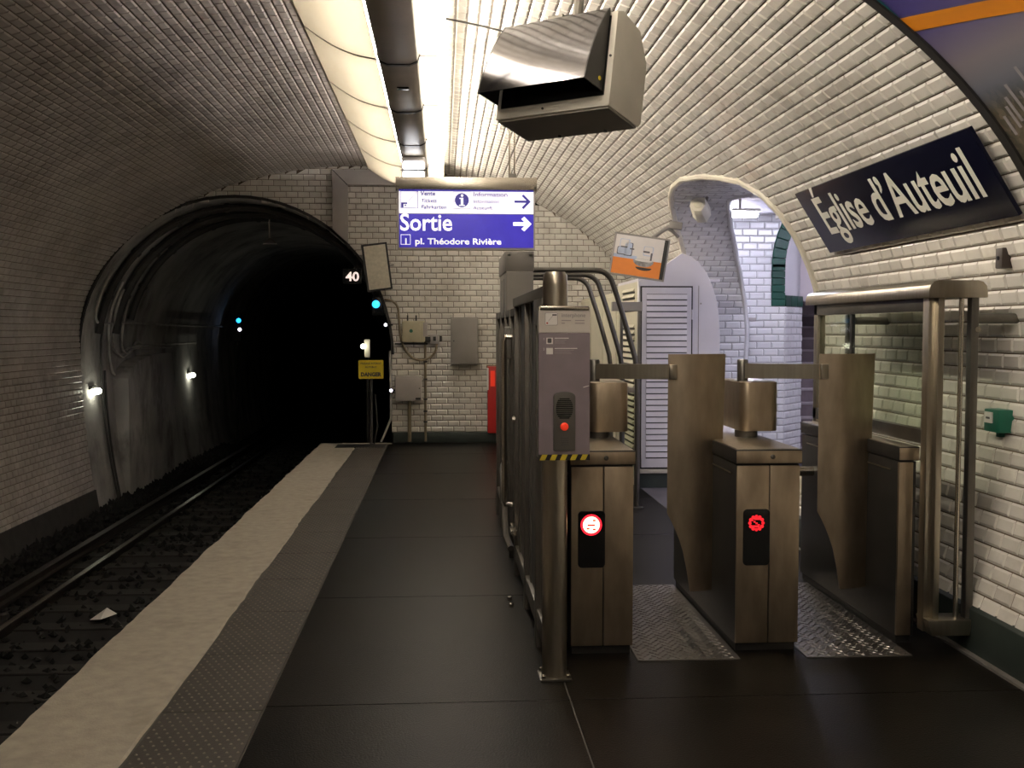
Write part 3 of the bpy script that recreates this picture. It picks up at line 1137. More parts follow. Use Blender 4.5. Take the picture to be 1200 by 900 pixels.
# door: frame + single slats
dr = MB().box(2.0, 2.50, YC - .022, YC - .004, .21, 2.02).build('door', 'lilac_paint', cl, bevel=.003, seg=1)
MB().box(1.985, 2.515, YC - .012, YC - .002, .195, 2.035).build('door_shadow_gap', 'black_paint', dr)
MB().box(2.045, 2.455, YC - .024, YC - .021, .30, 1.955).build('slat_recess', 'black_paint', dr)
for i in range(28):
    zc = .315 + i * .0588
    MB().add([(2.045, YC - .0245, zc + .047), (2.455, YC - .0245, zc + .047), (2.455, YC - .036, zc), (2.045, YC - .036, zc), (2.045, YC - .0242, zc + .042), (2.455, YC - .0242, zc + .042), (2.455, YC - .031, zc - .002), (2.045, YC - .031, zc - .002)],
             [(0, 1, 2, 3), (7, 6, 5, 4), (3, 2, 6, 7), (0, 3, 7, 4), (1, 5, 6, 2), (0, 4, 5, 1)]).build('slat', 'lilac_paint', dr)
for zc in (.5, 1.1, 1.75):
    MB().tube([(2.508, YC - .028, zc - .05), (2.508, YC - .028, zc + .05)], .008, 8).build('hinge', 'lilac_paint', dr)
MB().box(2.575, 2.58, YC - .004, YC, .2, 2.04).build('panel_seam', 'grey_paint', cl)
MB().tube([(2.60, YC - .006, 1.86), (2.60, YC + .002, 1.86)], .008, 8).build('screw', 'grey_paint', cl)
# its side: cream sheet with louvre slits
sd = MB().box(1.965, 2.0, YC + .06, 11.95, 0, 2.085).build('side_panel', 'cream_paint', cl, bevel=.003, seg=1)
for i in range(28):
    zc = .35 + i * .062
    if 1.66 < zc < 1.80:
        continue
    MB().add([(1.964, YC + .2, zc), (1.964, 11.6, zc), (1.945, 11.6, zc - .03), (1.945, YC + .2, zc - .03), (1.962, YC + .2, zc - .034), (1.962, 11.6, zc - .034)],
             [(0, 1, 2, 3), (3, 2, 5, 4), (0, 3, 4), (1, 5, 2)]).build('slat', 'cream_paint', sd)
    MB().box(1.958, 1.9655, YC + .2, 11.6, zc - .052, zc - .036).build('slit', 'black_paint', sd)
MB().prism([(1.965, 2.08), (2.80, 2.08), (2.80, 2.11), (1.965, 2.11)], lambda a, b: (a, YC + .02, b), lambda a, b: (a, 11.95, b)).build('closet_top', 'lilac_paint', cl)
# long cream cabinet behind it
cb = root('cream_service_cabinet', 'tall cream metal cabinet against the right wall near the end wall', 'cabinet', (2.0, 13.5, 0))
MB().box(1.97, 2.41, 11.97, 15.17, 0, 2.02).build('carcass', 'cream_paint', cb, bevel=.006)
for i in range(3):
    y0 = 12.02 + i * 1.04
    d = MB().box(1.955, 1.97, y0, y0 + 1.0, .12, 1.98).build('door', 'cream_paint', cb, bevel=.003, seg=1)
    MB().box(1.943, 1.955, y0 + .06, y0 + .09, 1.0, 1.12).build('handle', 'grey_paint', d)
mm = MB().box(1.80, 1.97, 14.85, 15.12, 1.25, 1.86)
mm.build('meter_box', 'cream_paint', cb, bevel=.006)
MB().box(1.815, 1.955, 14.842, 14.852, 1.55, 1.83).build('meter_door', 'enamel_rim', cb, bevel=.003, seg=1)

# ------------------------------------------------------------------ exit gate: cross bar frame before the closet
eg = root('exit_gate', 'grey metal exit gate frame between the hoops and the louvred closet', 'gate', (1.8, 10.3, 0))
MB().box(1.66, 1.955, 10.42, 10.50, 1.78, 1.87).build('cross_bar', 'grey_paint', eg, bevel=.004)
MB().box(1.74, 1.765, 10.42, 10.47, 0, 1.78).build('upright', 'steel_dark', eg, bevel=.003)
MB().box(1.915, 1.94, 10.42, 10.47, 0, 1.78).build('upright', 'steel_dark', eg, bevel=.003)
MB().box(1.74, 1.94, 10.425, 10.465, .98, 1.03).build('mid_rail', 'steel', eg, bevel=.003)
MB().box(1.765, 1.915, 10.44, 10.45, .15, .975).build('pane', 'glass', eg)
# hoops
for i, (y, w) in enumerate(((9.5, 'nearest'), (10.3, 'middle'), (11.0, 'farthest'))):
    pts = [V((.80, y, 2.125)), V((1.30, y, 2.125))]
    for q in range(9):
        a = R(90 - q * 9.2)
        pts.append(V((1.36 + .16 * math.cos(a), y, 2.125 - .16 + .16 * math.sin(a))))
    e = pts[-1]
    pts += [e + V((.0405, 0, -.12)), V((1.60, y, 1.75)), V((1.72, y, 1.34)), V((1.735, y, 1.22)), V((1.74, y, 1.1)), V((1.74, y, .0))]
    r_ = root('hoop_rail', {'nearest': 'bent dark tubular hoop rail, nearest and tallest looking of three', 'middle': 'bent dark tubular hoop rail, middle one of three',
                            'farthest': 'bent dark tubular hoop rail, farthest and innermost of three'}[w], 'rail', (1.9, y, 0), group='bent tubular hoop rails')
    MB().tube(pts, .024, 10).build('tube', 'steel_dark', r_, smooth=True)
    MB().lathe([(.06, 0), (.06, .008), (.03, .015)], (1.74, y, 0), n=14).build('floor_flange', 'steel_dark', r_)

# ------------------------------------------------------------------ tall pillar and fence
pi_ = root('gate_pillar', 'tall square grey pillar at the far end of the barrier fence', 'pillar', (.68, 9.9, 0))
MB().box(.555, .79, 9.3, 10.35, 0, 2.10).build('shaft', 'pillar_paint', pi_, bevel=.008)
MB().box(.548, .797, 9.292, 10.36, 2.10, 2.275).build('cap', 'pillar_paint', pi_, bevel=.008)
for x in (.58, .77):
    MB().lathe([(.012, 0), (.012, .012), (.006, .016)], (x, 9.292, 2.24), axis='y', n=10).build('bolt', 'steel', pi_)
    pi_.children[-1].data.transform(Matrix.Translation((0, -.012, 0)))
MB().box(.553, .557, 9.6, 9.66, 0.1, 2.05).build('side_groove', 'black_paint', pi_)
MB().box(.553, .557, 9.95, 10.0, 0.1, 2.05).build('side_groove', 'black_paint', pi_)

fe = root('barrier_fence', 'dark metal barrier fence running back from the round steel post', 'fence', (.5, 6.5, 0))
XF = .50
MB().lathe([(.057, .01), (.057, 1.80), (.054, 1.845), (.045, 1.86), (.0, 1.862)], (.512, 4.86, 0), n=28).build('round_post', 'steel', fe, smooth=True, angle=50)
MB().box(.44, .585, 4.785, 4.935, 0, .012).build('base_plate', 'steel_dark', fe, bevel=.003)
for dx, dy in ((-.055, -.058), (.058, -.058), (-.055, .058), (.058, .058)):
    MB().lathe([(.011, 0), (.011, .014), (.006, .02)], (.5125 + dx, 4.86 + dy, .012), n=8).build('anchor_bolt', 'steel_light', fe)
MB().box(.46, .54, 4.90, 7.0, 1.745, 1.80).build('top_rail', 'fence_metal', fe, bevel=.006)
MB().box(.455, .50, 4.90, 5.35, 1.62, 1.745).build('top_bracket', 'fence_metal', fe, bevel=.005)
MB().box(.47, .53, 4.90, 6.95, .10, .20).build('bottom_rail', 'fence_metal', fe, bevel=.006)
for y in (5.32, 6.05, 6.90, 7.45, 8.0, 8.6, 9.2):
    MB().box(.465, .535, y, y + .07, .0, 1.80 if y < 7 else 1.74).build('upright', 'fence_metal', fe, bevel=.005)
for y0, y1 in ((4.93, 5.32), (5.39, 6.05), (6.12, 6.90)):
    MB().box(.492, .508, y0, y1, .20, 1.745).build('infill_panel', 'steel_dark', fe)
    for q in (.25, .75):
        yq = y0 + (y1 - y0) * q
        MB().box(.484, .492, yq - .02, yq + .02, .20, 1.745).build('panel_rib', 'fence_metal', fe)
for y0, y1 in ((6.97, 7.45), (7.52, 8.0), (8.07, 8.6), (8.67, 9.2)):
    MB().box(.495, .505, y0, y1, .25, 1.70).build('infill_panel', 'steel_dark', fe)
MB().box(.47, .53, 7.0, 9.3, 1.69, 1.74).build('top_rail', 'fence_metal', fe, bevel=.004)
MB().box(.47, .53, 7.0, 9.3, .20, .25).build('bottom_rail', 'fence_metal', fe, bevel=.004)
MB().tube([(.47, 7.20, 1.55), (.425, 7.20, 1.55), (.415, 7.20, 1.52), (.415, 7.20, .45), (.425, 7.20, .42), (.47, 7.20, .42)], .018, 10).build('pull_handle', 'steel_light', fe, smooth=True)
MB().lathe([(.02, 0), (.02, .02)], (.45, 6.9, 1.02), axis='x', n=12).build('lock', 'steel_light', fe)
MB().box(.43, .47, 6.72, 6.86, .30, .33).build('foot_bracket', 'steel_light', fe, bevel=.003)
MB().box(.425, .47, 7.3, 7.42, 1.40, 1.62).build('curved_stop', 'pillar_paint', fe, bevel=.015)
MB().tube([(.46, 7.9, .62), (.435, 7.75, .60), (.435, 7.5, .42), (.435, 7.3, .18), (.46, 7.2, .12)], .024, 8).build('lower_lever', 'fence_metal', fe, smooth=True)
fb = root('floor_bolts', 'two small steel bolts sticking out of the platform by the fence', 'bolts', (.40, 6.2, 0))
for y in (6.12, 6.28):
    MB().lathe([(.014, 0), (.014, .02), (.008, .026)], (.395, y, 0), n=8).build('bolt', 'steel_light', fb)

# ------------------------------------------------------------------ intercom
ic = root('intercom', 'mauve intercom panel with red button on the round steel post', 'intercom', (.51, 4.74, 1.0))
YI = 4.72
MB().box(.424, .652, YI, YI + .075, 1.03, 1.70).build('case', 'steel', ic, bevel=.006)
MB().box(.424, .652, YI - .006, YI, 1.045, 1.585).build('front_plate', 'intercom_mauve', ic, bevel=.002, seg=1)
hd = MB().box(.424, .652, YI - .006, YI, 1.585, 1.685).build('header_plate', 'intercom_head', ic, bevel=.002, seg=1)
MB().box(.430, .646, YI - .010, YI + .07, 1.685, 1.703).build('top_cap', 'steel_light', ic, bevel=.003)
fx, fu = (1, 0, 0), (0, 0, 1)
text('lettering', 'interphone', 'print_grey', hd, (.525, YI - .0065, 1.655), fx, fu, .024, .0004, .0004, width=.105)
for j, (xx, zz) in enumerate(((.525, 1.64), (.525, 1.628), (.585, 1.64), (.585, 1.628))):
    MB().box(xx, xx + (.042 if j != 1 else .015), YI - .0070, YI - .006, zz - .0025, zz + .0015).build('small_print', 'print_grey', hd)
# pictogram
MB().prism_y(rrect(.452, .508, 1.618, 1.674, .006), YI - .0070, YI - .006).build('pictogram_frame', 'print_grey', hd)
MB().prism_y(rrect(.454, .506, 1.620, 1.672, .005), YI - .0076, YI - .0069).build('pictogram', 'print_white', hd)
MB().box(.484, .504, YI - .0082, YI - .0075, 1.661, 1.667).build('pictogram_mark', 'print_dark', hd)
MB().lathe([(.004, 0), (.004, .0012)], (.4615, YI - .0088, 1.628), axis='y', n=10).build('pictogram_dot', 'red_paint', hd)
MB().tube([(.466, YI - .0078, 1.636), (.486, YI - .0078, 1.660)], .0007, 5).build('pictogram_line', 'print_grey', hd)
for zz in (1.55, 1.505):
    MB().box(.458, .487, YI - .0085, YI - .006, zz - .014, zz + .014).build('step_icon', 'print_white', ic)
    text('step_number', '1' if zz > 1.53 else '2', 'print_white', ic, (.444, YI - .0065, zz + .004), fx, fu, .014, .0003)
    for j in range(4):
        w = (.10 if zz < 1.53 else .062) * (1, .85, .7, .75)[j]
        MB().box(.495, .495 + w, YI - .0075, YI - .006, zz + .010 - j * .007, zz + .0125 - j * .007 + (.001 if j == 0 else 0)).build('small_print', 'print_white' if j == 0 else 'print_grey', ic)
MB().prism_y(rrect(.463, .481, 1.541, 1.561, .004), YI - .0092, YI - .0083).build('icon_figure', 'print_dark', ic)
sp_ = []
for i in range(9):
    a = R(180 - i * 22.5)
    sp_.append((.538 + .049 * math.cos(a), 1.305 + .022 * math.sin(a)))
poly = [(.489, 1.065)] + sp_ + [(.587, 1.065)]
su = MB().prism_y(poly, YI - .016, YI - .006).build('speaker_unit', 'grey_plastic', ic, bevel=.003)
for i in range(11):
    zz = 1.295 - i * .0085
    w = .038 * math.sqrt(max(.15, 1 - ((i - 5) / 6.2) ** 2))
    MB().box(.538 - w, .538 + w, YI - .0172, YI - .0155, zz - .0022, zz + .0022).build('grille_slot', 'black_plastic', su)
MB().lathe([(.018, 0), (.018, -.006), (.013, -.012), (.0, -.014)], (.538, YI - .015, 1.172), axis='y', n=18).build('call_button', 'red_button', su, smooth=True)
for i in range(4):
    MB().box(.520, .556, YI - .0170, YI - .0155, 1.118 - i * .009, 1.121 - i * .009).build('small_print', 'print_dark', su)
hz = MB().box(.424, .652, YI - .010, YI, 1.022, 1.048).build('hazard_strip', 'black_paint', ic)
for i in range(5):
    x = .428 + i * .045
    MB().prism_y([(x, 1.0225), (x + .024, 1.0225), (x + .036, 1.0475), (x + .012, 1.0475)], YI - .0115, YI - .009).build('hazard_stripe', 'hazard_yellow', hz)
MB().tube([(.622, YI - .008, 1.345), (.648, YI - .008, 1.352)], .0016, 5).build('scratch', 'print_white', ic)

# ------------------------------------------------------------------ turnstiles
YT0, YT1 = 5.18, 6.60


def turnstile(x0, x1, label, lit, head=True):
    t = root('turnstile', label, 'turnstile', ((x0 + x1) / 2, (YT0 + YT1) / 2, 0), group='stainless steel turnstiles')
    w = x1 - x0
    y0 = YT0 if head else YT0 + .08
    y1 = YT1 if head else YT1 + .13
    MB().box(x0 + .01, x1 - .01, y0 + .03, y1 - .02, 0, .045).build('plinth', 'black_paint', t)
    MB().box(x0, x1, y0 + .012, y1, .04, .935).build('body', 'cabinet_dark', t, bevel=.006)
    xm = x0 + w * .52
    if head:
        for a, b in ((x0 + .002, xm - .0025), (xm + .0025, x1 - .002)):
            MB().box(a, b, y0, y0 + .02, .045, .93).build('front_door', 'steel_warm', t, bevel=.004)
    else:
        MB().box(x0, x0 + .075, y0, y0 + .02, .045, .93).build('front_door', 'steel_warm', t, bevel=.004)
    MB().box(x0 - .006, x1 + .006, y0 - .01, y1 + .008, .94, 1.01).build('lid', 'cabinet_dark', t, bevel=.004)
    MB().box(x0 - .004, x1 + .004, y0 - .014, y0 - .009, .943, 1.004).build('lid_front', 'steel_warm', t, bevel=.002)
    MB().box(x0 + .004, x1 - .004, y0, y1, 1.008, 1.013).build('lid_top', 'steel', t, bevel=.002)
    MB().box(x0 - .004, x0 + .002, y0 + .10, y1 - .1, .88, .887).build('side_seam', 'steel', t)
    if not head:
        return t
    MB().lathe([(.012, 0), (.012, -.004), (.006, -.006)], (x0 + w * .55, y0 - .014, .975), axis='y', n=14).build('lock', 'steel_dark', t)
    # display
    dz0, dz1 = .435, .715
    dx0, dx1 = x0 + .035, x0 + .168
    dp = MB().prism_y(rrect(dx0, dx1, dz0, dz1, .02), y0 - .008, y0 + .002).build('display', 'black_plastic', t, bevel=.002, seg=1)
    cx, cz = (dx0 + dx1) / 2 - .002, dz1 - .068
    if lit:
        MB().lathe([(.052, 0), (.052, -.001)], (cx, y0 - .008, cz), axis='y', n=24).build('lamp_halo', 'red_lamp', dp)
        MB().lathe([(.041, 0), (.041, -.001)], (cx, y0 - .009, cz), axis='y', n=24).build('lamp_disc', 'red_lamp_hot', dp)
        MB().box(cx - .019, cx + .019, y0 - .0112, y0 - .010, cz - .005, cz + .003).build('bar_mark', 'red_lamp_mid', dp)
        for a, b in ((.014, .022), (.014, -.022), (-.016, -.018)):
            MB().box(cx + a - .007, cx + a + .007, y0 - .0112, y0 - .010, cz + b - .004, cz + b + .004).build('led_gap', 'red_lamp_mid', dp)
    else:
        for a in range(12):
            q = a * math.pi / 6
            MB().lathe([(.0085, 0), (.0085, -.002)], (cx + .033 * math.cos(q), y0 - .008, cz + .033 * math.sin(q)), axis='y', n=8).build('led', 'red_lamp_mid' if a % 3 else 'red_lamp_dim', dp)
        for a in range(4):
            MB().box(cx - .024 + a * .010, cx - .016 + a * .011, y0 - .010, y0 - .008, cz + .010 - a * .008, cz + .018 - a * .008).build('led', 'red_lamp_dim', dp)
        MB().box(cx - .020, cx + .016, y0 - .010, y0 - .008, cz - .022, cz - .012).build('led', 'red_lamp_mid', dp)
        MB().box(cx - .012, cx + .020, y0 - .010, y0 - .008, cz + .016, cz + .024).build('led', 'red_lamp_mid', dp)
    # head
    hx0, hx1 = x0 + .165, x0 + .375
    yh0, yh1 = y0 + .52, y0 + .95
    MB().lathe([(.062, 1.01), (.062, 1.05)], (hx0 + .055, yh0 + .09, 0), n=20).build('neck', 'steel_dark', t, smooth=True)
    MB().prism_z(rrect(hx0, hx1, yh0, yh1, .05, 7), 1.05, 1.315).build('head', 'steel_warm', t, bevel=.004)
    MB().box(hx0 + .01, hx1 - .01, yh0 + .05, yh1 - .05, 1.313, 1.319).build('head_top', 'steel', t, bevel=.002)
    MB().lathe([(.030, 1.31), (.030, 1.43), (.026, 1.437)], (hx0 + .035, yh0 + .10, 0), n=18).build('pivot', 'steel_dark', t, smooth=True, angle=50)
    ax0, ax1 = hx0 + .05, x0 + .175 + .43
    ya = yh0 + .09
    n = 12
    rows = []
    for i in range(n + 1):
        q = i / n
        rows.append([V((ax0 + (ax1 - ax0) * q, ya - .10 * math.sin(q * 1.5) - .02 * q, zc)) for zc in (1.335, 1.415)])
    MB().sheet(rows).build('arm', 'steel', t, smooth=True, solid=.03, angle=40)
    # paddle: curved sheet, lower inner corner scooped out
    px0, px1 = x0 + .575, x0 + .885
    yp = ya - .11
    prof = [(0, 1.47), (0, .62)]
    cut = [(0.0, .62), (.03, .565), (.06, .50), (.088, .42), (.108, .34), (.122, .24), (.126, .20)]
    nu = 14
    rows = []
    for i in range(nu + 1):
        u = (px1 - px0) * i / nu
        if u <= .126:
            zb = .62
            for (ua, za), (ub, zb_) in zip(cut, cut[1:]):
                if ua <= u <= ub:
                    zb = za + (zb_ - za) * (u - ua) / (ub - ua)
        else:
            zb = .20
        q = i / nu
        bow = -.035 * math.sin(math.pi * q)
        rows.append([V((px0 + u - .02 * (1 - (zv - .2) / 1.27) * q * 1.5, yp + bow - .03 * (1 - q), zv)) for zv in [zb + (1.47 - zb) * k / 8 for k in range(9)]])
    MB().sheet(rows).build('paddle', 'steel_warm', t, smooth=True, solid=.012, angle=40)
    MB().box(ax1 - .03, ax1 + .012, yp - .065, yp - .02, 1.335, 1.415).build('arm_clamp', 'steel', t, bevel=.006)
    return t


turnstile(.625, .935, 'steel turnstile with glowing white and red lamp beside the intercom', True)
turnstile(1.445, 1.765, 'middle steel turnstile with dim red lamp and swing paddle', False)
turnstile(2.30, 2.395, 'slim steel end turnstile cabinet under the glazed screen', False, head=False)
# foot rail seen between the cabinets
for x0, x1, y, nm in ((1.765, 2.30, 6.52, 'steel cross tube joining the middle and end turnstiles'),):
    tag(MB().tube([(x0, y, .72), (x1, y, .72)], .03, 12).build('cross_tube', 'steel_light', smooth=True), nm, 'tube')

# chequered plates in the two lanes
for x0, x1, nm in ((.94, 1.44, 'chequered steel floor plate in the lane beside the intercom turnstile'), (1.77, 2.295, 'chequered steel floor plate in the lane before the end cabinet')):
    cp = root('checker_plate', nm, 'floor plate', ((x0 + x1) / 2, 5.8, 0), group='chequered floor plates')
    MB().box(x0, x1, 5.06, 6.58, .0005, .006).build('plate', 'checker_plate', cp)
    m = MB()
    i = 0
    y = 5.085
    while y < 6.56:
        j = 0
        x = x0 + .02 + (.022 if i % 2 else 0)
        while x < x1 - .02:
            a = R(45 if (i + j) % 2 else -45)
            c, s_ = math.cos(a), math.sin(a)
            q = []
            for u, w in ((-.017, 0), (0, -.0045), (.017, 0), (0, .0045)):
                q.append((x + u * c - w * s_, y + u * s_ + w * c))
            kk = len(m.v)
            m.v += [V((p[0], p[1], .006)) for p in q] + [V((x + (p[0] - x) * .7, y + (p[1] - y) * .6, .0095)) for p in q]
            m.f += [(kk + 4, kk + 5, kk + 6, kk + 7)] + [(kk + e, kk + (e + 1) % 4, kk + 4 + (e + 1) % 4, kk + 4 + e) for e in range(4)]
            x += .044
            j += 1
        i += 1
        y += .03
    st_ = m.build('raised_lug', 'checker_plate', cp)
    st_['kind'] = 'stuff'

# ------------------------------------------------------------------ glazed screen by the right wall
gs = root('glazed_screen', 'steel framed glazed screen with rounded hood beside the end cabinet', 'screen', (2.46, 5.9, 0))
GX0, GX1, GY0, GY1 = 2.385, 2.61, 5.10, 6.78
hood = [(GX0 - .03, 1.755), (GX0 - .03, 1.775)] + [(GX0 + .02 + .05 * math.cos(R(a)), 1.79 + .05 * math.sin(R(a))) for a in (180, 150, 120, 90)] + \
       [(GX1 - .01 + .05 * math.cos(R(a)), 1.79 + .05 * math.sin(R(a))) for a in (90, 60, 30, 0)] + [(GX1 + .04, 1.755)]
MB().prism_y(hood, GY0 - .02, GY1 + .08).build('hood', 'steel', gs, bevel=.004)
MB().box(GX0, GX0 + .05, GY0 + .1, GY1, 1.69, 1.76).build('top_rail', 'steel_dark', gs, bevel=.003)
MB().box(GX0, GX0 + .05, GY0 + .1, GY1, 1.03, 1.10).build('bottom_rail', 'steel_dark', gs, bevel=.003)
for x0, x1, y0, y1, mm, zb in ((GX0 - .005, GX0 + .035, GY0 + .035, GY0 + .10, 'steel', .10), (GX0 + .028, GX0 + .060, GY0, GY0 + .05, 'steel', .10), (GX1 - .03, GX1 + .008, GY0, GY0 + .05, 'steel_dark', .15),
                               (GX0, GX0 + .055, GY1 - .06, GY1, 'steel', .10), (GX1 - .02, GX1 + .02, GY1 - .05, GY1, 'steel_dark', .3)):
    MB().box(x0, x1, y0, y1, zb, 1.76).build('post', mm, gs, bevel=.005)
MB().tube([(GX1 - .072, GY0 + .02, .16), (GX1 - .072, GY0 + .02, 1.76)], .012, 12).build('round_bar', 'steel_light', gs, smooth=True)
MB().box(GX0 + .02, GX0 + .03, GY0 + .1, 6.18, 1.10, 1.69).build('pane', 'glass', gs)
MB().box(GX0 + .02, GX0 + .03, 6.20, GY1 - .06, 1.10, 1.69).build('pane', 'glass', gs)
MB().box(GX0 + .015, GX0 + .035, 6.175, 6.205, 1.10, 1.69).build('pane_joint', 'black_paint', gs)
MB().prism([(GX0 - .005, .17), (GX1 + .005, .17), (GX1 - .015, .09), (GX0 + .02, .09)], lambda a, b: (a, GY0 - .02, b), lambda a, b: (a, GY0 + .12, b)).build('bottom_tray', 'steel', gs, bevel=.006)
for y in (GY0 + .06, GY1 - .08):
    zc = 1.655
    MB().tube([(GX1 + .015, y, zc), (xr(zc) + .005, y, zc)], .026, 14).build('wall_spacer', 'steel_dark', gs, smooth=True)
MB().lathe([(.014, 0), (.014, -.006)], (GX1, GY0 - .002, 1.60), axis='y', n=10).build('screw', 'steel_light', gs)

# ------------------------------------------------------------------ things on the right wall
def wall_patch(y0, y1, z0, z1, lift, n=1, m=16, curved=True):
    """grid on the right vault between two heights; u runs towards the viewer"""
    sa, sb = s_right(z1), s_right(z0)
    rows = []
    for i in range(m + 1):
        s = sa + (sb - sa) * i / m
        nrm = vN(0, s)
        rows.append([vP(y1 + (y0 - y1) * j / n, s) + nrm * lift for j in range(n + 1)])
    return rows


# station name sign: a flat enamel plate tilted with the wall
PA, PB = V((xr(2.545), 0, 2.545)), V((xr(2.155), 0, 2.155))
upv = (PA - PB).normalized()
nv = V((-upv.z, 0, upv.x)).normalized()
if nv.x > 0:
    nv = -nv
SG0, SG1 = 4.83, 7.26
sn = root('station_name_sign', 'dark blue enamel station name sign on the curved right wall', 'sign', (PB.x, (SG0 + SG1) / 2, PB.z))
hgt = (PA - PB).length


def sg(y, w, d):
    return V((PB.x, y, PB.z)) + upv * w + nv * d


MB().prism([(SG0, -.005), (SG1, -.005), (SG1, hgt + .005), (SG0, hgt + .005)], lambda a, b: sg(a, b, .028), lambda a, b: sg(a, b, .050)).build('plate', 'sign_navy', sn, bevel=.004)
for yb in (SG0 + .3, SG1 - .3):
    MB().prism([(yb, .1), (yb + .05, .1), (yb + .05, hgt - .1), (yb, hgt - .1)], lambda a, b: sg(a, b, -.02), lambda a, b: sg(a, b, .030)).build('mounting_batten', 'grey_paint', sn)
text('lettering', 'Église d’Auteuil', 'sign_letters', sn, sg(SG1 - .20, .128, .0505), (0, -1, 0), upv, .385, .001, .005, width=2.05)
# advertising poster in a curved frame
po = root('advertising_poster', 'large curved poster of an aerial city view with orange arc', 'poster', (xr(2.2), 3.6, 1.0))
pm = bpy.data.materials.new('poster_print')
pm.use_nodes = True
N, L = nt(pm)
b = N['Principled BSDF']
b.inputs['Roughness'].default_value = 0.35
geo = N.new('ShaderNodeNewGeometry')
sx = N.new('ShaderNodeSeparateXYZ')
L.new(geo.outputs['Position'], sx.inputs[0])
cr = N.new('ShaderNodeValToRGB')
mr = N.new('ShaderNodeMapRange')
mr.inputs['From Min'].default_value = 1.9
mr.inputs['From Max'].default_value = 3.3
L.new(sx.outputs['Z'], mr.inputs['Value'])
L.new(mr.outputs[0], cr.inputs[0])
e = cr.color_ramp.elements
e[0].position, e[0].color = 0.0, (.12, .085, .06, 1)
e[1].position, e[1].color = 1.0, (.045, .035, .12, 1)
for p_, c_ in ((.30, (.10, .09, .08, 1)), (.50, (.085, .10, .14, 1)), (.545, (.15, .15, .18, 1)), (.60, (.20, .175, .20, 1)), (.68, (.12, .10, .20, 1)), (.76, (.06, .048, .19, 1))):
    q = cr.color_ramp.elements.new(p_)
    q.color = c_
vo = N.new('ShaderNodeTexVoronoi')
vo.inputs['Scale'].default_value = 38
L.new(geo.outputs['Position'], vo.inputs['Vector'])
nz = N.new('ShaderNodeTexNoise')
nz.inputs['Scale'].default_value = 9
L.new(geo.outputs['Position'], nz.inputs['Vector'])
city = N.new('ShaderNodeMix')
city.data_type = 'RGBA'
city.inputs[6].default_value = (.03, .035, .025, 1)
city.inputs[7].default_value = (.30, .22, .16, 1)
rg = N.new('ShaderNodeMath')
rg.operation = 'MULTIPLY'
L.new(vo.outputs['Color'], rg.inputs[0])
L.new(nz.outputs['Fac'], rg.inputs[1])
L.new(rg.outputs[0], city.inputs[0])
msk = N.new('ShaderNodeMapRange')
msk.inputs['From Min'].default_value = 2.64
msk.inputs['From Max'].default_value = 2.55
L.new(sx.outputs['Z'], msk.inputs['Value'])
fin = N.new('ShaderNodeMix')
fin.data_type = 'RGBA'
L.new(msk.outputs[0], fin.inputs[0])
L.new(cr.outputs[0], fin.inputs[6])
L.new(city.outputs[2], fin.inputs[7])
L.new(fin.outputs[2], b.inputs['Base Color'])
MATS['poster_print'] = pm
mat('poster_orange', (.62, .21, .012), .4, var=.04)
mat('poster_teal', (.01, .12, .13), .4, var=.04)
mat('poster_tower', (.26, .24, .25), .4, var=.2, scale=30)
PY1 = 4.70
MB().sheet(wall_patch(.6, PY1 - .05, 1.0, 3.30, .022, n=4, m=40)).build('print', 'poster_print', po, smooth=True)
# frame: left upright following the curve
for (ya, yb_) in ((PY1 - .06, PY1), (.55, .61)):
    m = MB()
    a_ = wall_patch(ya, yb_, .95, 3.36, .034, 1, 40)
    b_ = wall_patch(ya, yb_, .95, 3.36, .0, 1, 40)
    rows = [[p[0], p[1], q[1], q[0], p[0]] for p, q in zip(a_, b_)]
    m.sheet(rows).build('frame_upright', 'black_paint', po, smooth=True, angle=30)
for za, zb_ in ((3.30, 3.36), (.95, 1.0)):
    a_ = wall_patch(.55, PY1, za, zb_, .034, 1, 3)
    b_ = wall_patch(.55, PY1, za, zb_, .0, 1, 3)
    MB().sheet(a_ + b_[::-1] + a_[:1]).build('frame_bar', 'black_paint', po)
# orange arc and teal corner, printed bands
rows = []
for i in range(41):
    y = PY1 - .06 - i * .06
    zc = 2.945 - .145 * (PY1 - .06 - y) - .02 * (PY1 - .06 - y) ** 2
    w = .027
    r_ = []
    for k in range(5):
        zz = zc - w + 2 * w * k / 4 + .0
        s = s_right(zz)
        r_.append(vP(y, s) + vN(0, s) * .0245)
    rows.append(r_)
MB().sheet(rows).build('orange_arc', 'poster_orange', po, smooth=True)
rows = []
for i in range(9):
    zz = 2.975 + .20 * i / 8
    s = s_right(zz)
    w = .006 + .03 * i / 8
    rows.append([vP(PY1 - .06, s) + vN(0, s) * .0245, vP(PY1 - .06 - w, s) + vN(0, s) * .0245])
MB().sheet(rows).build('teal_corner', 'poster_teal', po)
for i, (y, zb_, zt) in enumerate(((4.40, 2.50, 2.64), (4.34, 2.50, 2.60), (4.50, 2.48, 2.57), (4.26, 2.50, 2.68), (4.20, 2.50, 2.62), (4.56, 2.46, 2.54), (4.46, 2.5, 2.60), (4.12, 2.5, 2.63), (3.95, 2.5, 2.6), (3.8, 2.5, 2.66))):
    sa, sb = s_right(zt), s_right(zb_)
    MB().sheet([[vP(yy_, sa) + vN(0, sa) * .0245, vP(yy_, sb) + vN(0, sb) * .0245] for yy_ in (y, y + .022)]).build('printed_tower', 'poster_tower', po)
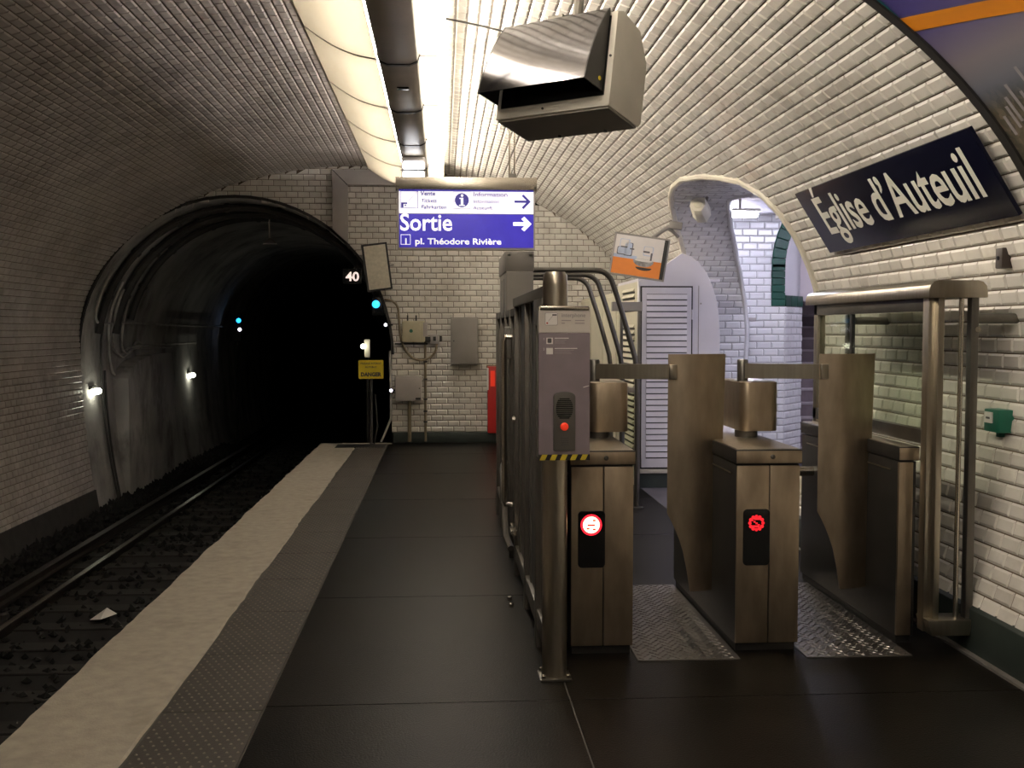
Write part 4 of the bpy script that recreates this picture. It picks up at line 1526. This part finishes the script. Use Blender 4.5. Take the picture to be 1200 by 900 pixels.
# green call point and brown bracket
gx = xr(1.13)
gb2 = root('green_call_point', 'small green wall box on the right tiled wall', 'wall box', (gx, 5.22, 1.08))
MB().box(gx - .075, gx + .01, 5.15, 5.30, 1.085, 1.20).build('case', 'green_box', gb2, bevel=.008)
MB().box(gx - .081, gx - .075, 5.21, 5.285, 1.13, 1.185).build('label_plate', 'print_white', gb2)
MB().box(gx - .083, gx - .081, 5.23, 5.265, 1.15, 1.16).build('label_mark', 'print_dark', gb2)
MB().box(gx - .04, gx - .01, 5.21, 5.24, 1.06, 1.09).build('cable_entry', 'green_box', gb2)
bx_ = xr(1.96)
bb = root('brown_sensor', 'small brown box fixed on the tiles under the station sign', 'wall box', (bx_, 5.15, 1.9))
MB().box(bx_ - .045, bx_ + .04, 5.11, 5.175, 1.90, 2.00).build('case', 'brown_box', bb, bevel=.006)
MB().lathe([(.010, 0), (.010, .006)], (bx_ - .051, 5.142, 1.95), axis='x', n=10).build('sensor_eye', 'black_plastic', bb)

# ------------------------------------------------------------------ exit sign
YS = 8.5
SX0, SX1 = -.350, .742
es2 = root('exit_sign', 'hanging blue and white exit sign with arrows over the platform', 'sign', (.2, YS, 2.22))
MB().box(SX0 - .005, SX1 + .005, YS - .05, YS + .07, 2.688, 2.785).build('top_bar', 'steel_light', es2, bevel=.004)
MB().box(SX0 + .005, SX1 - .008, YS - .03, YS + .05, 2.222, 2.69).build('case', 'pale_grey_paint', es2, bevel=.004)
wp = MB().box(SX0 + .02, SX1 - .022, YS - .034, YS - .029, 2.505, 2.676).build('white_panel', 'sign_white', es2)
bpn = MB().box(SX0 + .02, SX1 - .022, YS - .034, YS - .029, 2.240, 2.500).build('blue_panel', 'sign_blue', es2)
MB().box(SX0 + .02, SX1 - .022, YS - .033, YS - .03, 2.676, 2.688).build('blue_edge', 'sign_blue', es2)
yf = YS - .0345


def px2(x, y):       # position on the sign face measured from its upper left corner, in sign fractions
    return SX0 + (x - 466) / 161.5 * (SX1 - SX0), 2.785 - (y - 209.5) / 83.5 * .565


def stext(body, x, y, size, m, par, bold=.0, width=None, shear=0.0):
    X, Z = px2(x, y)
    return text('lettering', body, m, par, (X, yf, Z), fx, fu, size, .0008, bold, width, shear=shear)


stext('Vente', 493.5, 230.5, .048, 'sign_blue_text', wp, .0012, .118)
stext('Tickets', 494, 238.4, .042, 'sign_blue_text', wp, .0005, .120, shear=.15)
stext('Fahrkarten', 494, 245.6, .042, 'sign_blue_text', wp, .0005, .195, shear=.15)
stext('Information', 554, 231.2, .048, 'sign_pale_text', wp, .0012, .268)
stext('Information', 554, 238.8, .040, 'sign_pale_text', wp, .0005, .205, shear=.15)
stext('Auskunft', 554, 246.2, .042, 'sign_pale_text', wp, .0005, .155, shear=.15)
stext('Sortie', 469.5, 270.4, .185, 'sign_white_text', bpn, .003, .405)
stext('1', 474.2, 286.5, .066, 'sign_white_text', bpn, .002)
stext('pl. Théodore Rivière', 487, 286.2, .066, 'sign_white_text', bpn, .0014, .672)


def sbox(x0, y0, x1, y1, m, par, nm, d=.0012, base=0.0):
    a, b_ = px2(x0, y1), px2(x1, y0)
    MB().box(a[0], b_[0], yf - d, yf + .001, a[1], b_[1]).build(nm, m, par)


def frame(x0, y0, x1, y1, t, m, par, nm):
    sbox(x0, y0, x1, y0 + t, m, par, nm)
    sbox(x0, y1 - t, x1, y1, m, par, nm)
    sbox(x0, y0 + t, x0 + t, y1 - t, m, par, nm)
    sbox(x1 - t, y0 + t, x1, y1 - t, m, par, nm)


frame(470.7, 225.5, 490.8, 245.2, .5, 'sign_blue_text', wp, 'pictogram_frame')
frame(531.5, 226, 551, 245.6, .4, 'sign_pale_text', wp, 'pictogram_frame')
frame(470.7, 275.2, 482, 286.9, .6, 'sign_white_text', bpn, 'number_frame')
# ticket pictogram
sbox(471.5, 238.6, 478.6, 240.4, 'sign_blue_text', wp, 'ticket_icon')
sbox(471.5, 240.4, 474.0, 244.4, 'sign_blue_text', wp, 'ticket_icon')
sbox(475.4, 241.2, 477.2, 242.8, 'sign_blue_text', wp, 'ticket_icon')
a, b_ = px2(479.5, 236.8), px2(490.3, 226.0)
MB().tube([(a[0], yf, a[1]), (b_[0], yf, b_[1])], .0016, 5).build('ticket_line', 'sign_pale_text', wp)
# information disc with a white i
c = px2(541.2, 235.6)
MB().lathe([(.055, .0), (.055, -.0012)], (c[0], yf, c[1]), axis='y', n=28).build('information_disc', 'sign_blue_text', wp)
MB().lathe([(.010, .0), (.010, -.0022)], (c[0] + .002, yf, c[1] + .036), axis='y', n=14).build('information_dot', 'sign_white_text', wp)
MB().box(c[0] - .008, c[0] + .011, yf - .0022, yf, c[1] - .036, c[1] + .018).build('information_stem', 'sign_white_text', wp)
MB().box(c[0] - .019, c[0] + .011, yf - .0021, yf, c[1] + .010, c[1] + .018).build('information_serif', 'sign_white_text', wp)
MB().box(c[0] - .021, c[0] + .024, yf - .0021, yf, c[1] - .044, c[1] - .036).build('information_foot', 'sign_white_text', wp)


def arrow(x0, x1, yc, hh, t, m, par):
    (X0, Z), (X1, _) = px2(x0, yc), px2(x1, yc)
    h_ = hh / 83.5 * .565
    t_ = t / 83.5 * .565
    q = t_ * .75
    MB().box(X0, X1 - q, yf - .0012, yf, Z - t_ / 2, Z + t_ / 2).build('arrow_shaft', m, par)
    MB().prism_y([(X1, Z), (X1 - h_, Z + h_), (X1 - h_ - q * 1.1, Z + h_ - q * .9), (X1 - q * 1.9, Z), (X1 - h_ - q * 1.1, Z - h_ + q * .9), (X1 - h_, Z - h_)], yf - .0016, yf).build('arrow_head', m, par)


arrow(602, 621, 236.8, 8.5, 2.6, 'sign_blue_text', wp)
arrow(600.5, 622, 262.5, 8.5, 4.2, 'sign_white_text', bpn)
for x in (.535, .575):
    MB().tube([(x, YS, 2.78), (x, YS, ZC + BZ * math.sqrt(1 - ((x - CX) / AX) ** 2) + .01)], .008, 8).build('hanger_rod', 'steel_light', es2)
MB().box(.525, .585, YS - .02, YS + .02, 2.79, 2.82).build('hanger_clamp', 'steel_dark', es2)
for x in (SX0 + .012, SX1 - .012):
    MB().lathe([(.007, 0), (.007, -.004)], (x, YS - .05, 2.705), axis='y', n=8).build('screw', 'steel_dark', es2)

# ------------------------------------------------------------------ driver's monitor under the vault
mo = root('platform_monitor', 'pale boxy train driver monitor with silver curved hood hung from vault', 'monitor', (.625, 5.95, 3.05), rot=(R(-11), R(0), R(-38)), local=True)
W2 = .365
side = [(0, -.275), (.34, -.275), (.37, -.245), (.37, .10), (.26, .25), (.06, .275), (0, .25)]
MB().prism_x(side, -W2, W2).build('case', 'off_white_case', mo, bevel=.008)
MB().box(-W2 + .01, W2 - .01, .015, .33, -.285, -.272).build('underside', 'case_under', mo)  # thin sheet carrying the painted shade under the case
for x in (-.12, .18):
    MB().lathe([(.010, 0), (.010, -.014)], (x, .30, -.283), n=8).build('foot_screw', 'black_paint', mo)
MB().box(-W2 + .035, W2 - .035, -.008, .004, -.215, .225).build('screen_recess', 'black_plastic', mo)
hp = []
for i in range(15):
    q = i / 14
    hp.append((-.012 - .185 * math.sin(q * 1.25) / math.sin(1.25), .268 - .46 * q ** 1.15))
hoodp = MB().sheet([[V((x, y, z_)) for y, z_ in hp] for x in (-W2 + .005, -.1, .1, W2 - .045)])
ho = hoodp.build('hood', 'hood_silver', mo, smooth=True, solid=.006, angle=40)
for x in (-W2 + .008, W2 - .048):
    MB().prism_x(hp + [(-.005, hp[-1][1]), (-.005, .25)], x - .004, x + .004).build('hood_cheek', 'black_paint', mo)
MB().lathe([(.012, 0), (.012, .004)], (W2 - .052 + .008, -.05, -.14), axis='x', n=10).build('status_lamp', 'hazard_yellow', mo)
for x, zc in ((W2 - .018, .0), (-.05, -.245)):
    MB().lathe([(.007, 0), (.007, -.006)], (x, -.002, zc), axis='y', n=8).build('screw', 'black_paint', mo)
MB().box(-.09, .09, .10, .24, .262, .30).build('mount_plate', 'steel_dark', mo, bevel=.005)
MB().tube([(0, .17, .29), (0, .17, .46)], .03, 10).build('mount_stem', 'steel_dark', mo)
MB().tube([(-.16, .13, .335), (.0, .17, .36), (.20, .20, .345)], .016, 8).build('cable', 'cable_dark', mo, smooth=True)
MB().box(-.14, -.04, .08, .20, .30, .34).build('mount_clamp', 'steel_dark', mo, bevel=.006)
MB().box(.06, .15, .12, .24, .295, .335).build('mount_clamp', 'steel_dark', mo, bevel=.006)

# ------------------------------------------------------------------ tilted picture panel by the passage
pv = root('tilted_picture_panel', 'tilted framed picture of a washbasin above orange, hung by an arm', 'picture', (1.815, 9.85, 2.27), rot=(0, R(9.0), R(-14)), local=True)
w2, h2 = .255, .195
MB().box(-w2, w2, 0, .10, -h2, h2).build('case', 'grey_paint', pv, bevel=.006)
MB().box(-w2 + .018, w2 - .045, -.004, .004, -h2 + .016, h2 - .016).build('picture_wall', 'pale_print', pv)
MB().box(w2 - .045, w2 - .012, -.006, .004, -h2 + .008, h2 - .008).build('frame_side', 'black_paint', pv)
for z0, z1 in ((-h2, -h2 + .014), (h2 - .014, h2)):
    MB().box(-w2, w2, -.008, .004, z0, z1).build('frame_bar', 'grey_paint', pv)
MB().box(-w2, -w2 + .014, -.008, .004, -h2, h2).build('frame_bar', 'pale_grey_paint', pv)
MB().box(-w2 + .018, w2 - .045, -.006, -.003, -h2 + .016, -.028).build('orange_field', 'orange_print', pv)
MB().box(-w2 + .018, -.02, -.0065, -.003, -.030, .0).build('shelf_print', 'blue_print', pv)
for x, zc, w, h_, mm in ((-.15, .105, .038, .034, 'sign_white'), (-.11, .055, .033, .055, 'blue_print'), (-.165, .035, .04, .03, 'blue_print'), (.075, .06, .038, .038, 'sign_letters')):
    MB().prism_y(rrect(x - w - .006, x + w + .008, zc - h_ - .008, zc + h_ + .004, .012), -.0072, -.003).build('dispenser_shade_print', 'dark_print' if mm == 'blue_print' else 'blue_print', pv)
    MB().prism_y(rrect(x - w, x + w, zc - h_, zc + h_, .012), -.008, -.003).build('dispenser_print', 'pale_print' if mm.startswith('sign') else mm, pv)
for x, zc, w, h_ in ((-.075, .06, .02, .006), (-.15, .07, .03, .006), (.06, .05, .03, .008), (.11, .01, .008, .035)):
    MB().box(x - w, x + w, -.0095, -.003, zc - h_, zc + h_).build('tap_print', 'dark_print', pv)
basin = [(.045 + .095 * math.cos(R(a)), -.035 + (.055 if a > 180 else .018) * math.sin(R(a))) for a in range(0, 360, 20)]
MB().prism_y(basin, -.0085, -.003).build('basin_print', 'silver_print', pv)
MB().prism_y([(.045 + .085 * math.cos(R(a)), -.031 + .012 * math.sin(R(a))) for a in range(0, 360, 24)], -.0095, -.003).build('basin_rim_print', 'pale_print', pv)
MB().prism_y([(.055 + .075 * math.cos(R(a)), -.095 + .028 * math.sin(R(a))) for a in range(180, 361, 20)], -.0072, -.003).build('basin_shadow_print', 'brown_box', pv)
MB().tube([(.09, .06, .19), (.17, .07, .27), (.25, .09, .34)], .02, 8).build('arm', 'grey_paint', pv)
MB().tube([(.20, .08, .295), (.25, .09, .285), (.32, .12, .235)], .016, 8).build('arm_brace', 'grey_paint', pv, smooth=True)
MB().box(.22, .34, .06, .14, .30, .37).build('arm_foot', 'grey_paint', pv, bevel=.01)

# ------------------------------------------------------------------ things on the end wall
yw = YB - .006


def wbox(name, m, par, x0, x1, z0, z1, d=.12, bevel=.006):
    return MB().box(x0, x1, yw - d, yw, z0, z1).build(name, m, par, bevel=bevel)


g1 = root('grey_cabinet', 'tall grey metal cabinet on the end wall under the exit sign', 'cabinet', (.31, yw, 1.1))
wbox('case', 'grey_paint', g1, .122, .505, 1.11, 1.77, .16)
MB().box(.135, .492, yw - .172, yw - .158, 1.125, 1.755).build('door', 'grey_paint', g1, bevel=.004)
MB().lathe([(.01, 0), (.01, -.008)], (.165, yw - .17, 1.44), axis='y', n=8).build('lock', 'black_paint', g1)
g2 = root('pale_control_box', 'pale grey control box on the end wall beside the tunnel mouth', 'cabinet', (-.46, yw, .6))
wbox('case', 'pale_grey_paint', g2, -.655, -.285, .605, .955, .18)
MB().box(-.648, -.292, yw - .19, yw - .178, .612, .948).build('door', 'pale_grey_paint', g2, bevel=.004)
MB().box(-.37, -.30, yw - .196, yw - .188, .625, .65).build('badge', 'black_paint', g2)
MB().lathe([(.009, 0), (.009, -.008)], (-.315, yw - .189, .78), axis='y', n=8).build('lock', 'black_paint', g2)
MB().tube([(-.46, yw - .05, .61), (-.46, yw - .05, .02)], .028, 10).build('conduit', 'cable', g2, smooth=True)
g3 = root('junction_box', 'beige junction box with looping cable on the end wall', 'junction box', (-.39, yw, 1.4))
MB().prism_y([(-.555, 1.43), (-.51, 1.42), (-.255, 1.42), (-.235, 1.44), (-.235, 1.70), (-.255, 1.72), (-.535, 1.72), (-.555, 1.70)], yw - .11, yw).build('case', 'beige_box', g3, bevel=.008)
MB().box(-.54, -.30, yw - .118, yw - .108, 1.45, 1.705).build('cover', 'beige_box', g3, bevel=.004)
MB().box(-.262, -.20, yw - .115, yw - .02, 1.50, 1.70).build('side_unit', 'pale_grey_paint', g3, bevel=.005)
MB().box(-.26, -.16, yw - .10, yw - .01, 1.43, 1.50).build('terminal', 'black_paint', g3, bevel=.006)
MB().lathe([(.025, 0), (.025, -.004)], (-.43, yw - .118, 1.58), axis='y', n=12).build('green_mark', 'green_box', g3)
pts = [V((-.70, 2.02 - 0, 0))]
loop = [(-.80, 2.02), (-.70, 2.00), (-.62, 1.92), (-.60, 1.75), (-.58, 1.5), (-.52, 1.33), (-.42, 1.21), (-.30, 1.17), (-.18, 1.20), (-.09, 1.30), (-.07, 1.42)]
pp = []
for i in range(len(loop) - 1):
    for q in range(4):
        t = q / 4
        p0, p1, p2, p3 = (V(loop[max(i - 1, 0)]), V(loop[i]), V(loop[i + 1]), V(loop[min(i + 2, len(loop) - 1)]))
        pt = .5 * ((2 * p1) + (p2 - p0) * t + (2 * p0 - 5 * p1 + 4 * p2 - p3) * t * t + (3 * p1 - p0 - 3 * p2 + p3) * t ** 3)
        pp.append(V((pt.x, yw - .05, pt.y)))
pp.append(V((loop[-1][0], yw - .05, loop[-1][1])))
MB().tube(pp, .016, 8).build('loop_cable', 'cable', g3, smooth=True)
MB().tube([(-.66, yw - .03, 1.40), (-.20, yw - .03, 1.40)], .014, 6).build('bus_pipe', 'cable_dark', g3)
for x in (-.48, -.36):
    MB().tube([(x, yw - .03, 1.72), (x, yw - .03, 1.80)], .012, 6).build('gland', 'cable_dark', g3)
g4 = root('small_switch_box', 'small grey switch box right of the beige junction box', 'switch box', (-.10, yw, 1.4))
wbox('case', 'pale_grey_paint', g4, -.165, -.045, 1.40, 1.53, .07)
MB().box(-.125, -.085, yw - .076, yw - .068, 1.44, 1.50).build('toggle', 'black_paint', g4)
MB().box(-.035, -.005, yw - .05, yw, 1.43, 1.51).build('side_lug', 'cable_dark', g4)
co = root('wall_conduit', 'thin vertical brown conduit running down the end wall', 'conduit', (-.24, yw, 0))
MB().tube([(-.235, yw - .02, 1.43), (-.235, yw - .02, .02)], .018, 8).build('pipe', 'cable', co, smooth=True)
for zc in (.3, .45, .62, .9, 1.15):
    MB().box(-.262, -.208, yw - .045, yw, zc - .012, zc + .012).build('clip', 'cable_dark', co)
rd = root('fire_cabinet', 'narrow red fire cabinet at the foot of the end wall', 'fire cabinet', (.72, yw, .12))
MB().box(.64, .92, yw - .10, yw, .14, 1.08).build('case', 'red_paint', rd, bevel=.006)
MB().box(.625, .93, yw - .06, yw, 1.06, 1.10).build('hood', 'cable', rd, bevel=.004)
MB().box(.632, .652, yw - .12, yw - .02, .75, 1.06).build('white_edge', 'print_white', rd)
MB().box(.68, .74, yw - .106, yw - .098, .80, 1.02).build('notice', 'red_button', rd)
tk = root('wall_trunking', 'angled grey cable trunking at the top of the end wall', 'trunking', (-1.4, yw, 3.0))
MB().prism_y([(-1.51, 2.985), (-1.30, 2.80), (-1.30, 3.60), (-.50, 3.60), (-.50, 3.805), (-1.51, 3.805)], yw - .10, yw + .0).build('duct', 'pale_grey_paint', tk, bevel=.006)
MB().prism_y([(-1.512, 3.807), (-1.500, 3.807), (-1.296, 3.604), (-1.300, 3.590)], yw - .106, yw - .10).build('mitre_line', 'print_dark', tk)
# mirror
mi = root('platform_mirror', 'black framed tilted mirror at the right rim of the tunnel mouth', 'mirror', (-.89, 14.98, 2.46), rot=(R(6), R(-8), R(10)), local=True)
MB().box(-.175, .175, 0, .04, -.325, .325).build('backing', 'black_paint', mi, bevel=.004)
MB().box(-.150, .150, -.004, .004, -.30, .30).build('mirror_glass', 'mirror', mi)
for a in ((-.175, -.150, -.325, .325), (.150, .175, -.325, .325)):
    MB().box(a[0], a[1], -.012, .002, a[2], a[3]).build('frame_bar', 'black_paint', mi)
for a in ((-.15, .15, -.325, -.30), (-.15, .15, .30, .325)):
    MB().box(a[0], a[1], -.012, .002, a[2], a[3]).build('frame_bar', 'black_paint', mi)
MB().tube([(.15, .02, 0), (.24, .10, 0), (.26, .24, 0)], .014, 8).build('bracket', 'grey_paint', mi)
# danger sign
dg_ = root('danger_sign', 'yellow danger sign on a thin post at the tunnel mouth', 'sign', (-.99, 15.02, 0))
DX0, DX1, DZ0, DZ1 = -1.155, -.812, .918, 1.175
yd = 15.0
MB().prism_y(rrect(DX0, DX1, DZ0, DZ1, .015), yd, yd + .012).build('plate', 'danger_yellow', dg_)
for body, zc, sz, w, bd in (('PASSAGE INTERDIT', 1.118, .036, .29, .001), ('AU PUBLIC', 1.068, .034, .16, .001), ('DANGER', .952, .075, .285, .004)):
    text('lettering', body, 'print_dark', dg_, ((DX0 + DX1) / 2 - w / 2, yd - .001, zc), fx, fu, sz, .0008, bd, w)
MB().tube([(-.985, yd + .03, .0), (-.985, yd + .03, 1.10)], .022, 8).build('post', 'soot', dg_, smooth=True)
MB().tube([(-.95, yd + .03, .0), (-.90, yd + .05, .25), (-.93, yd + .03, .7)], .012, 6).build('side_stay', 'soot', dg_, smooth=True)
# speed board
sb_ = root('speed_board', 'black speed board with white number 40 in the tunnel mouth', 'sign', (-1.24, 15.1, 2.34))
MB().prism_y(rrect(-1.372, -1.112, 2.235, 2.445, .02), 15.10, 15.14).build('plate', 'black_plastic', sb_)
text('number', '40', 'number_white', sb_, (-1.33, 15.098, 2.275), fx, fu, .175, .001, .004, .185)
MB().tube([(-1.24, 15.14, 2.34), (-1.20, 15.22, 2.50), (-1.22, 15.26, 2.85)], .012, 6).build('bracket', 'soot', sb_)
# signals
s1 = root('blue_signal', 'glowing blue signal lamp on the right side of the tunnel mouth', 'signal', (-.93, 15.2, 1.9))
MB().box(-.98, -.82, 15.25, 15.40, 1.80, 2.06).build('case', 'black_plastic', s1, bevel=.01)
MB().lathe([(.055, 0), (.050, -.03), (.0, -.045)], (-.925, 15.25, 1.955), axis='y', n=16).build('lens', 'signal_blue', s1, smooth=True)
MB().box(-.84, -.66, 15.30, 15.34, 1.90, 1.94).build('bracket', 'soot', s1)
for (x, zc, nm, col_) in ((-.785, 1.665, 'tiny white indicator lamp right of the tunnel below the blue signal', 'signal_white'), (-.715, .745, 'tiny white indicator lamp beside the pale control box', 'signal_white')):
    q = root('indicator_lamp', nm, 'lamp', (x, 15.14, zc))
    MB().lathe([(.022, 0), (.020, -.014), (.0, -.022)], (x, 15.13, zc), axis='y', n=12).build('lens', col_, q, smooth=True)
    MB().lathe([(.032, 0), (.032, .07)], (x, 15.13, zc), axis='y', n=12).build('body', 'black_plastic', q)
    MB().box(x + .02, x + .10, 15.16, 15.20, zc - .012, zc + .012).build('bracket', 'black_plastic', q)
# strip lamp above the danger sign, inside the tunnel on the right
wl = root('tunnel_strip_lamp', 'small upright lamp glowing just above the yellow danger sign', 'lamp', (-1.10, 15.6, 1.2))
MB().box(-1.11, -1.03, 15.50, 15.56, 1.20, 1.46).build('reflector', 'enamel_rim', wl, bevel=.012)
MB().lathe([(.035, 0), (.032, -.05), (.0, -.07)], (-1.125, 15.46, 1.36), axis='y', n=14).build('bulb', 'tunnel_lamp', wl, smooth=True)
MB().tube([(-1.07, 15.56, 1.30), (-1.07, 15.56, 0), (-1.07, 15.56, -1.04)], .018, 6).build('post', 'soot', wl)
# distant signal
d1 = root('distant_signal', 'distant signal with tiny blue and white lights deep in the tunnel', 'signal', (-4.55, 25, 1.6))
MB().box(-4.72, -4.48, 24.4, 24.6, 1.35, 1.95).build('case', 'black_plastic', d1)
MB().lathe([(.055, 0), (.05, -.03)], (-4.53, 24.4, 1.80), axis='y', n=12).build('blue_lens', 'signal_blue', d1)
MB().lathe([(.040, 0), (.035, -.03)], (-4.51, 24.4, 1.60), axis='y', n=12).build('white_lens', 'signal_white', d1)
MB().tube([(-4.6, 24.5, 1.4), (-4.6, 24.5, -1.0)], .03, 6).build('post', 'soot', d1)


# ------------------------------------------------------------------ tunnel fittings
def bulkhead(y, zc, label):
    x = TX - TA + .02
    q = root('bulkhead_lamp', label, 'lamp', (x, y, zc), group='bulkhead lamps on the tunnel wall')
    MB().box(x - .06, x + .04, y - .12, y + .12, zc + .03, zc + .08).build('hood', 'soot', q, bevel=.01)
    pts = [(x + .03, y - .10, zc), (x + .03, y + .10, zc)]
    MB().tube([(x + .05, y - .13, zc), (x + .06, y - .11, zc), (x + .06, y + .11, zc), (x + .05, y + .13, zc)], .045, 12).build('glass_tube', 'tunnel_lamp', q, smooth=True)
    MB().box(x - .06, x + .03, y - .03, y + .03, zc - .03, zc + .04).build('bracket', 'soot', q)


bulkhead(15.62, .72, 'lit bulkhead lamp on the tunnel wall right at the mouth')
bulkhead(21.5, .70, 'lit bulkhead lamp further inside the tunnel past the niche')
# big pipes arching round the tunnel crown and cables along the side
def tun_arc(y, a0, a1, d, n=28):
    out = []
    for i in range(n + 1):
        t = R(a0 + (a1 - a0) * i / n)
        out.append(V((TX + (TA - d) * math.cos(t), y, TZ + (TB - d) * math.sin(t))))
    return out


for j, (y, a0, a1, r_, d) in enumerate(((15.75, 172, 30, .055, .07), (16.5, 172, 20, .065, .08), (17.2, 166, 25, .055, .07))):
    q = root('arched_pipe', ['thick dark pipe arching round the tunnel crown, nearest the mouth', 'thick dark pipe arching round the tunnel crown, second from the mouth',
                             'thick dark pipe arching round the tunnel crown, third from the mouth'][j], 'pipe', (TX - TA, y, TZ), group='arched pipes in the tunnel')
    p = tun_arc(y, a0, a1, d)
    MB().tube(p, r_, 8).build('pipe', 'cable_dark', q, smooth=True)
    for k in range(3, 27, 4):
        t = (p[k + 1] - p[k - 1]).normalized()
        MB().tube([p[k] - t * .03, p[k] + t * .03], r_ + .014, 8).build('clamp', 'cable_dark', q)
xw = TX - TA
cset = [
    [(15.45, 2.45), (15.47, 2.0), (15.6, 1.75), (15.9, 1.68), (16.6, 1.70), (18, 1.70), (21, 1.68), (25, 1.66)],
    [(16.2, 2.3), (16.22, 1.9), (16.3, 1.5), (16.6, 1.28), (17.0, 1.22), (17.5, 1.32), (19, 1.34), (22, 1.34)],
    [(16.4, 2.2), (16.45, 1.7), (16.6, 1.35), (17.0, 1.18), (17.4, 1.25), (17.8, 1.30), (20, 1.28)],
    [(16.9, 2.1), (16.95, 1.6), (17.0, 1.32), (17.3, 1.22), (17.6, 1.30), (17.8, 1.40), (18.2, 1.34)],
    [(16.4, 1.7), (16.35, 1.3), (16.45, 1.0), (16.6, .92)],
    [(15.95, 2.4), (15.95, 1.2), (15.98, .2), (16.1, -.98)],
    [(16.12, 1.0), (16.12, .2), (16.2, -.98)],
]
cn = ['long pale cable running along the tunnel wall from the mouth', 'hanging cable loop on the tunnel wall, upper one', 'hanging cable loop on the tunnel wall, just under the upper one',
      'hanging cable loop on the tunnel wall, lowest one above the niche', 'short cable dropping towards the niche', 'thin dark cable dropping to the tunnel floor', 'short dark cable dropping beside the longer one']
for pts, nm in zip(cset, cn):
    pp = []
    for i in range(len(pts) - 1):
        for q in range(5):
            t = q / 5
            p0, p1, p2, p3 = (V(pts[max(i - 1, 0)]), V(pts[i]), V(pts[i + 1]), V(pts[min(i + 2, len(pts) - 1)]))
            c = .5 * ((2 * p1) + (p2 - p0) * t + (2 * p0 - 5 * p1 + 4 * p2 - p3) * t * t + (3 * p1 - p0 - 3 * p2 + p3) * t ** 3)
            pp.append(V((tunnel_x(c.y)[0] + .05 + .0, c.x, c.y)))
    pp.append(V((tunnel_x(pts[-1][1])[0] + .05, pts[-1][0], pts[-1][1])))
    dark = 'dark' in nm
    tag(MB().tube(pp, .020 if not dark else .016, 6).build('tunnel_cable', 'cable_dark' if dark else 'cable_grey', smooth=True), nm, 'cable', 'cables on the tunnel wall')
# cable tidy at the right rim of the mouth
pp = [V((-.735, YB + .03, 1.3)), V((-.72, YB - .03, .8)), V((-.72, YB - .03, .35)), V((-.80, YB - .03, .15)), V((-.86, YB - .02, .02))]
tag(MB().tube(pp, .018, 6).build('rim_cable', 'cable_grey', smooth=True), 'grey cable hanging down the right rim of the tunnel mouth', 'cable')
# hanging lamp bracket near the tunnel crown
hl = root('hanging_fitting', 'small pale lamp shade on a thin rod below the tunnel crown', 'lamp', (-2.46, 16.6, 2.9))
MB().tube([(-2.60, 16.6, 3.40), (-2.60, 16.6, 2.95)], .012, 6).build('rod', 'cable_grey', hl)
MB().lathe([(.02, .08), (.05, .06), (.11, 0), (.105, -.015)], (-2.60, 16.6, 2.90), n=16).build('shade', 'pale_grey_paint', hl, smooth=True)
